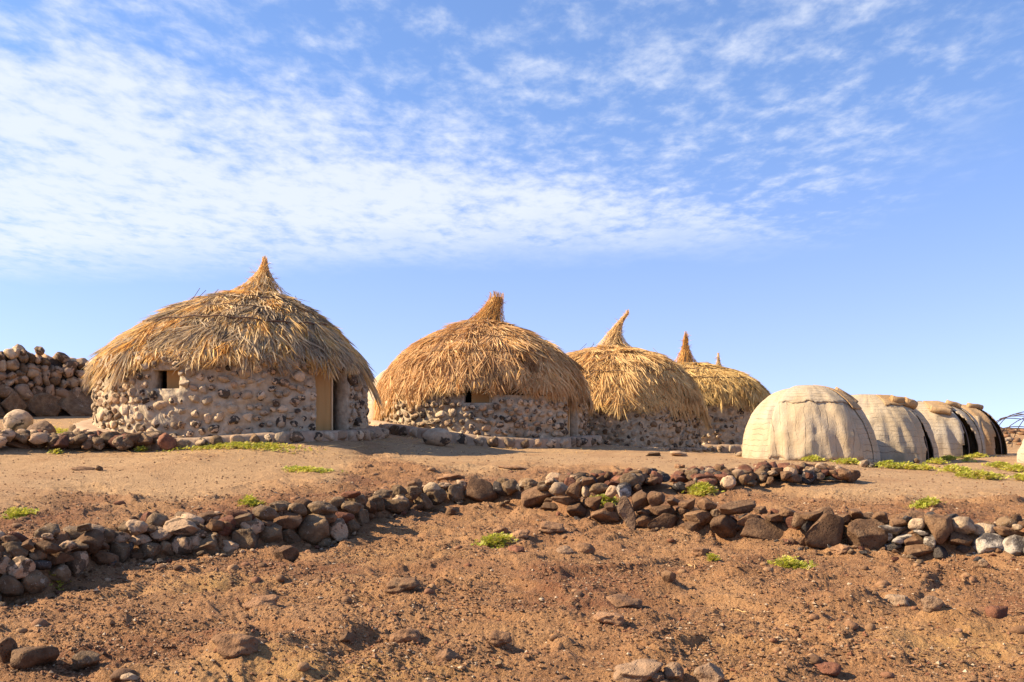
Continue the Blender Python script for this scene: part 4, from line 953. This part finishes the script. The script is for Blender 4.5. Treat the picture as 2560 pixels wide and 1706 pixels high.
ROCKS = [
 ('dark brown rock cut by the bottom left edge of the picture', 12, 1664, 60, 64, 'l', .15), ('wide dark brown lava rock near the bottom left corner', 90, 1678, 118, 56, 'l', .1),
 ('rounded grey cobble with a pale spot near the bottom left corner', 214, 1686, 76, 44, 'b', .1), ('flat tan stone lying right of the grey cobble', 323, 1702, 46, 18, 't', .2),
 ('angular red-brown block lying in front of the boulder wall', 716, 1401, 62, 46, 'l', .1), ('small brown block below the bend of the boulder wall', 1127, 1291, 28, 21, 'l', .15),
 ('rust-red flat rock beside the small green plant on the slope', 1288, 1380, 46, 22, 'r', .3), ('pointed dark rock alone on the lower slope', 869, 1620, 42, 30, 'l', .2),
 ('broad grey rock at the bottom edge of the slope', 1595, 1712, 130, 56, 'g', .15), ('grey rock tucked against the broad bottom-edge rock', 1684, 1712, 52, 44, 'g', .15),
 ('small rounded rock below the broad bottom-edge rock', 1640, 1716, 42, 26, 'g', .15), ('rounded brown rock at the bottom edge, right of the grey pair', 1772, 1716, 78, 56, 'g', .15),
 ('half-buried grey rock bed on the open slope below the white stones', 2250, 1516, 88, 28, 'g', .5), ('round grey-brown rock at the end of the half-buried bed', 2336, 1532, 58, 34, 'g', .35),
 ('flat-topped brown rock at the foot of the largest lava blocks', 2102, 1389, 56, 24, 'e', .3), ('small round stone below the white stones', 2458, 1423, 25, 23, 'g', .05),
 ('small grey cobble on the lower slope', 1247, 1673, 24, 16, 'b', .2), ('pale hump of porous bedrock with a dark steep side', 1549, 1520, 130, 34, 'e', .5),
 ('dark ragged outcrop just below the porous hump', 1522, 1563, 78, 28, 'e', .4), ('double sandy hump in the middle of the slope', 1005, 1478, 90, 34, 'e', .5),
 ('orange-tinged rock poking out of the lower slope', 1249, 1622, 62, 34, 'e', .3), ('purplish half-buried rock on the lower slope', 1015, 1610, 84, 34, 'e', .4),
 ('rounded earthy lump near the bottom middle', 1121, 1656, 66, 30, 'e', .4), ('dark block standing on the slope below the leaning slab', 1673, 1467, 38, 32, 'l', .2),
 ('grey half-buried rock right of the slope plant', 1412, 1386, 48, 19, 'g', .4), ('earthy mound beside the grey half-buried rock', 1462, 1384, 56, 25, 'e', .4),
 ('dark low rock above the slope plant', 1253, 1339, 42, 20, 'e', .4), ('dark lump up-slope from the rust-red rock', 1300, 1347, 52, 24, 'e', .4), ('broad mound under the first lava blocks', 1378, 1338, 70, 24, 'e', .5),
 ('pale sandy mound of bedrock on the lower left slope', 600, 1640, 142, 46, 'e', .5), ('pitted low rock with a hollow on the left slope', 654, 1513, 92, 28, 'e', .5),
 ('small dark stone alone on the sandy terrace', 248, 1178, 20, 15, 'b', .1), ('flat outcrop next to the small dark terrace stone', 208, 1177, 58, 9, 'e', .4),
 ('flat dark stone on the sand before the horn-crested hut', 1632, 1141, 42, 13, 'b', .2), ('wide flat stone on the sand before the yellow-thatched hut', 1697, 1142, 48, 15, 'v', .2),
 ('tan wedge-shaped stone at the tent corner', 1852, 1142, 30, 13, 't', .15), ('pale stone holding down the nearest tent front', 1924, 1149, 12, 11, 't', .1), ('dark stone holding down the nearest tent front', 1961, 1151, 16, 9, 'b', .1),
 ('pale upright stone between the first two tents', 2161, 1169, 24, 20, 't', .1), ('dark stone between the first two tents', 2184, 1170, 26, 15, 'd', .1), ('pair stone under the slit door of the second tent', 2292, 1160, 16, 14, 'b', .1),
 ('brown mound of rock under the long lava block', 1752, 1392, 46, 19, 'e', .4), ('dark crag at the right edge of the lower slope', 2490, 1545, 60, 28, 'r', .4), ('reddish crumbling rock near the bottom right', 2060, 1690, 80, 26, 'r', .45),
 ('reddish knob on the terrace before the huts', 1700, 1172, 26, 12, 'e', .3), ('flat rock shelf on the terrace, middle', 1290, 1178, 90, 12, 'e', .5), ('low rock shelf on the terrace behind the boulder wall', 1130, 1200, 80, 16, 'e', .5),
]
for L_ in ROCKS: rock(*L_)

# ------------------------------------------------------------------ gravel and clods (nobody could count them)
def ico(sub):
    if sub == 0: return np.array([(1, 0, 0), (-1, 0, 0), (0, 1, 0), (0, -1, 0), (0, 0, 1), (0, 0, -1)], float), np.array([(0, 2, 4), (2, 1, 4), (1, 3, 4), (3, 0, 4), (2, 0, 5), (1, 2, 5), (3, 1, 5), (0, 3, 5)])
    bm = bmesh.new(); bmesh.ops.create_icosphere(bm, subdivisions=sub, radius=1.0)
    V = np.array([v.co[:] for v in bm.verts]); Fc = np.array([[v.index for v in f.verts] for f in bm.faces]); bm.free(); return V, Fc
def scatter(name, label, n, smin, smax, sub, ymin, ymax, power, dens, pale=.06, zz=.0, exps=2.2):
    V0, F0 = ico(sub)
    t = rng.uniform(-.60, .60, n * 4); y = ymin * (ymax / ymin) ** (rng.random(n * 4) ** power); x = t * y
    keep = rng.random(n * 4) < dens(x, y); x, y = x[keep][:n], y[keep][:n]; n = len(x)
    s = smin * (smax / smin) ** (rng.random(n) ** exps); z = ground_z(x, y)
    sc = np.stack([s * rng.uniform(.8, 1.4, n), s * rng.uniform(.8, 1.4, n), s * rng.uniform(.5, .95, n)], -1) * .5
    jit = 1 + rng.normal(0, .22 if sub < 2 else .08, (n, len(V0), 1))
    if sub >= 2: jit = 1 + .24 * np.stack([pn(V0[:, 0] * 1.1 + i * 3.3, V0[:, 1] * 1.1 + V0[:, 2] * 1.7 + i * 1.9) for i in range(n)])[:, :, None] + rng.normal(0, .05, (n, len(V0), 1))
    P_ = V0[None] * jit * sc[:, None, :]
    a = rng.random(n) * 6.28; c, s_ = np.cos(a)[:, None], np.sin(a)[:, None]
    P_ = np.stack([P_[:, :, 0] * c - P_[:, :, 1] * s_, P_[:, :, 0] * s_ + P_[:, :, 1] * c, P_[:, :, 2]], -1)
    P_ += np.stack([x, y, z + sc[:, 2] * (.35 + zz)], -1)[:, None, :]
    Q = F0[None] + (np.arange(n) * len(V0))[:, None, None]
    sh = np.where(rng.random(n) < pale, rng.uniform(.85, 1, n), rng.uniform(.05, .8, n)); sh = np.repeat(sh, len(V0))
    o = link(name, fast_mesh(name, P_.reshape(-1, 3), Q.reshape(-1, 3), M['pebble'], sub >= 2, {'shade': sh})); tag(o, label, kind='stuff')
def d_low(x, y):
    d, up = zones(x, y); return np.where(up > .5, np.where(d < 2.4, .55, .10), .35 + .65 * sstep(pn(x * .8, y * .8, 31), -.2, .3))
scatter('gravel', 'fine gravel strewn over the slope', 95000, .009, .04, 0, 5.8, 20, .85, d_low, .06, -.1, 2.8)
def d_clod(x, y):
    d, up = zones(x, y); return np.where(up > .5, np.where(d < 2.2, 1.0, .06), .25 + .6 * sstep(pn(x * .7, y * .7, 33), -.1, .35))
scatter('rubble', 'loose clods and small stones on the slope', 1100, .022, .12, 2, 5.8, 21, .9, d_clod, .03, -.3, 3.2)
def d_ridge(x, y): return ((x > 13) & (y > 37) & (y < 43)) * 1.0
scatter('rubble', 'rubble bank below the bare tent frame', 900, .12, .34, 2, 36, 44, 1.0, d_ridge, .1, .1, 1.2)

# ------------------------------------------------------------------ ground-cover plants
def leaf_mat():
    m, nt, b = newmat('succulent_leaf'); g = G(nt)
    c = g.ramp(g.attr('shade'), [(0, (.30, .32, .035)), (.4, (.52, .51, .05)), (.72, (.68, .60, .09)), (.9, (.66, .52, .16)), (1, (.50, .36, .18))])
    g.put(b.inputs['Base Color'], g.mix(g.step(g.noise(g.pos(), 3, 3), .35, .7), c, g.mix(1.0, c, (.72, .80, .8), 'MULTIPLY'))); b.inputs['Roughness'].default_value = .55
    tr = nt.nodes.new('ShaderNodeBsdfTranslucent'); g.put(tr.inputs[0], c); mx = nt.nodes.new('ShaderNodeMixShader'); mx.inputs[0].default_value = .3
    nt.links.new(b.outputs[0], mx.inputs[1]); nt.links.new(tr.outputs[0], mx.inputs[2]); nt.links.new(mx.outputs[0], nt.nodes['Material Output'].inputs[0])
    return m
M['leaf'] = leaf_mat()
def plant(label, u, v, w, dy, hgt, n, group=None, up=0.0):
    """dy: half depth in metres, hgt: height of the cushion"""
    p = hit(u, v); hw = w / F * p[1] / 2; V, Fc, S = [], [], []
    n = int(n * 1.5); xs = rng.normal(0, .42, n); ys = rng.normal(0, .42, n); lob = pn(xs * 2.2 + u, ys * 2.2 + v, 40)
    ok = lob > -.22; xs, ys = xs[ok], ys[ok]; X = p[0] + xs * hw; Y = p[1] + ys * dy; Z = ground_z(X, Y)
    for x, y, z, a, b in zip(X, Y, Z, xs, ys):
        e = max(0, 1 - math.hypot(a, b) * .7); top = .6 * hgt * (.35 + e * random.uniform(.4, 1.0)); az = random.uniform(0, 6.28); ln = random.uniform(.025, .06); sh = random.random()
        d = Vector((math.cos(az), math.sin(az), random.uniform(.1, .9))).normalized(); s = Vector((-math.sin(az), math.cos(az), 0)); o = Vector((x, y, z + top * random.random() ** .6 + up))
        for k in range(5):
            q = k / 4; c = o + d * ln * q; l = .008 + .009 * random.random()
            for sg in (-1, 1):
                bI = len(V); tip = c + s * sg * l * 1.3 + d * l * .6 + Vector((0, 0, random.uniform(-.004, .012)))
                V += [c, c + s * sg * l * .5 + d * l * .75 + Vector((0, 0, .003)), tip, c + s * sg * l * .75 - d * l * .1]; Fc.append((bI, bI + 1, bI + 2, bI + 3)); S += [min(1, max(0, sh + random.uniform(-.2, .2)))] * 4
    root = Vector((p[0], p[1], p[2])); V = [q - root for q in V]
    o = link('ground_plant', mesh('ground_plant', V, Fc, M['leaf'], False, S), None, root); tag(o, label, 'plant', group)
plant('bright green mat of plants along the foot of the largest hut', 600, 1119, 310, .30, .10, 1500)
plant('bright green cushion in the middle of the sandy terrace', 772, 1178, 130, .28, .06, 620)
plant('small green tuft behind the boulder wall', 625, 1260, 56, .14, .05, 170)
plant('yellow-green tuft at the left edge of the terrace', 47, 1290, 76, .16, .06, 260)
plant('green plant alone on the open lower slope', 1234, 1362, 88, .14, .09, 330)
plant('green plant among the stones where the two walls part', 1432, 1212, 66, .18, .10, 300)
plant('green strip behind the stones, above the first lava blocks', 1540, 1200, 90, .2, .06, 300)
plant('green plant tumbling over the first lava blocks', 1510, 1262, 66, .16, .16, 420)
plant('tall green plant growing out of the rubble line', 1752, 1238, 66, .2, .24, 620)
plant('yellow-green plant on the slope below the long lava block', 1978, 1418, 106, .16, .08, 380)
plant('yellow-green cushion on the open ground right of the rubble line', 2312, 1264, 62, .2, .08, 330)
plant('green tuft on top of the rubble line', 2050, 1196, 46, .2, .16, 330)
plant('tiny green sprig left of the slope plant patch', 1781, 1402, 22, .06, .04, 40)
plant('dark little sprig at the foot of the boulder wall', 144, 1457, 28, .06, .09, 60)
plant('green carpet of plants around the perched boulder', 96, 1088, 190, 1.1, .09, 2600)
plant('sprig at the foot of the low rubble wall, middle', 352, 1130, 30, .1, .12, 80)
plant('sprig at the foot of the low rubble wall, left end', 140, 1135, 26, .1, .08, 70)
GR = [('green patch at the foot of the nearest tent', 630, 700, 190, 300), ('green patch by the pale upright stone', 920, 722, 200, 520), ('dense green patch before the second tent', 1240, 752, 190, 620), ('green patch right of the dense one', 1400, 762, 160, 460),
      ('green patch under the slit door of the second tent', 1640, 722, 110, 380), ('broad green patch on the open ground before the third tent', 1800, 790, 240, 800), ('long low green patch nearest the camera among the tent plants', 1990, 838, 340, 760), ('tall green patch in the third tent doorway', 1735, 690, 130, 480),
      ('green patch between the third and fourth tents', 1960, 668, 180, 480), ('small green patch in front of the third doorway', 1890, 706, 90, 160), ('green patch beyond the fourth tent', 2150, 752, 150, 420), ('green patch at the picture edge below the rubble bank', 2300, 782, 170, 520), ('little green patch at the picture edge lower down', 2330, 862, 60, 140),
      ('thin green patch linking the dense patches', 1530, 768, 120, 300)]
for lb, cx, cy, w, n in GR: plant(lb, 1840 + cx / 3.268, 940 + cy / 3.268, w / 3.268 * 1.1, .30, .16, n, 'green patches around the mat tents')

# ------------------------------------------------------------------ dry stalks on the ground
def stalk(label, u0, v0, u1, v1, bow=.02):
    a = Vector(hit(u0, v0)); b = Vector(hit(u1, v1)); n = 10; pts = []
    for i in range(n):
        q = i / (n - 1); c = a.lerp(b, q); c.z = gz(c.x, c.y) + .008; c.x += bow * math.sin(q * 3.1); pts.append(c - a)
    o = link('dry_stalk', tube_mesh('dry_stalk', pts, .005, M['straw3'], n=5), None, a); tag(o, label, 'stalk')
stalk('long pale dry stalk lying in the shade of the boulder wall', 358, 1424, 525, 1407)
stalk('thin pale stalk on the right-hand lower slope', 1828, 1526, 1868, 1534)
stalk('short pale stalk near the plant below the lava wall', 1720, 1415, 1737, 1425)

def litter():
    sp = []
    for i in range(900):
        u = random.choice((588, 588, 1206, 1530)); yc = {588: 20.5, 1206: 25.0, 1530: 29.5}[u]; x = (u - W / 2) / F * yc
        a = R(random.uniform(-110, 110)); d = random.uniform(3.0, 4.0 + 1.5 * random.random()); X, Y = x + d * math.sin(a), yc - d * math.cos(a); z = gz(X, Y) + .012
        q = random.uniform(0, 6.28); l = random.uniform(.06, .3); b = Vector((X, Y, z)); e = Vector((math.cos(q) * l, math.sin(q) * l, random.uniform(0, .03)))
        sp.append(([b, b + e * .5 + Vector((0, 0, .012)), b + e], random.uniform(.008, .016), Vector((-math.sin(q), math.cos(q), .2)).normalized(), random.random()))
    V, Fc, S = blade_set(sp); tag(link('straw_litter', mesh('straw_litter', V, Fc, M['straw3'], False, S)), 'fallen straw scattered around the huts', kind='stuff')
litter()
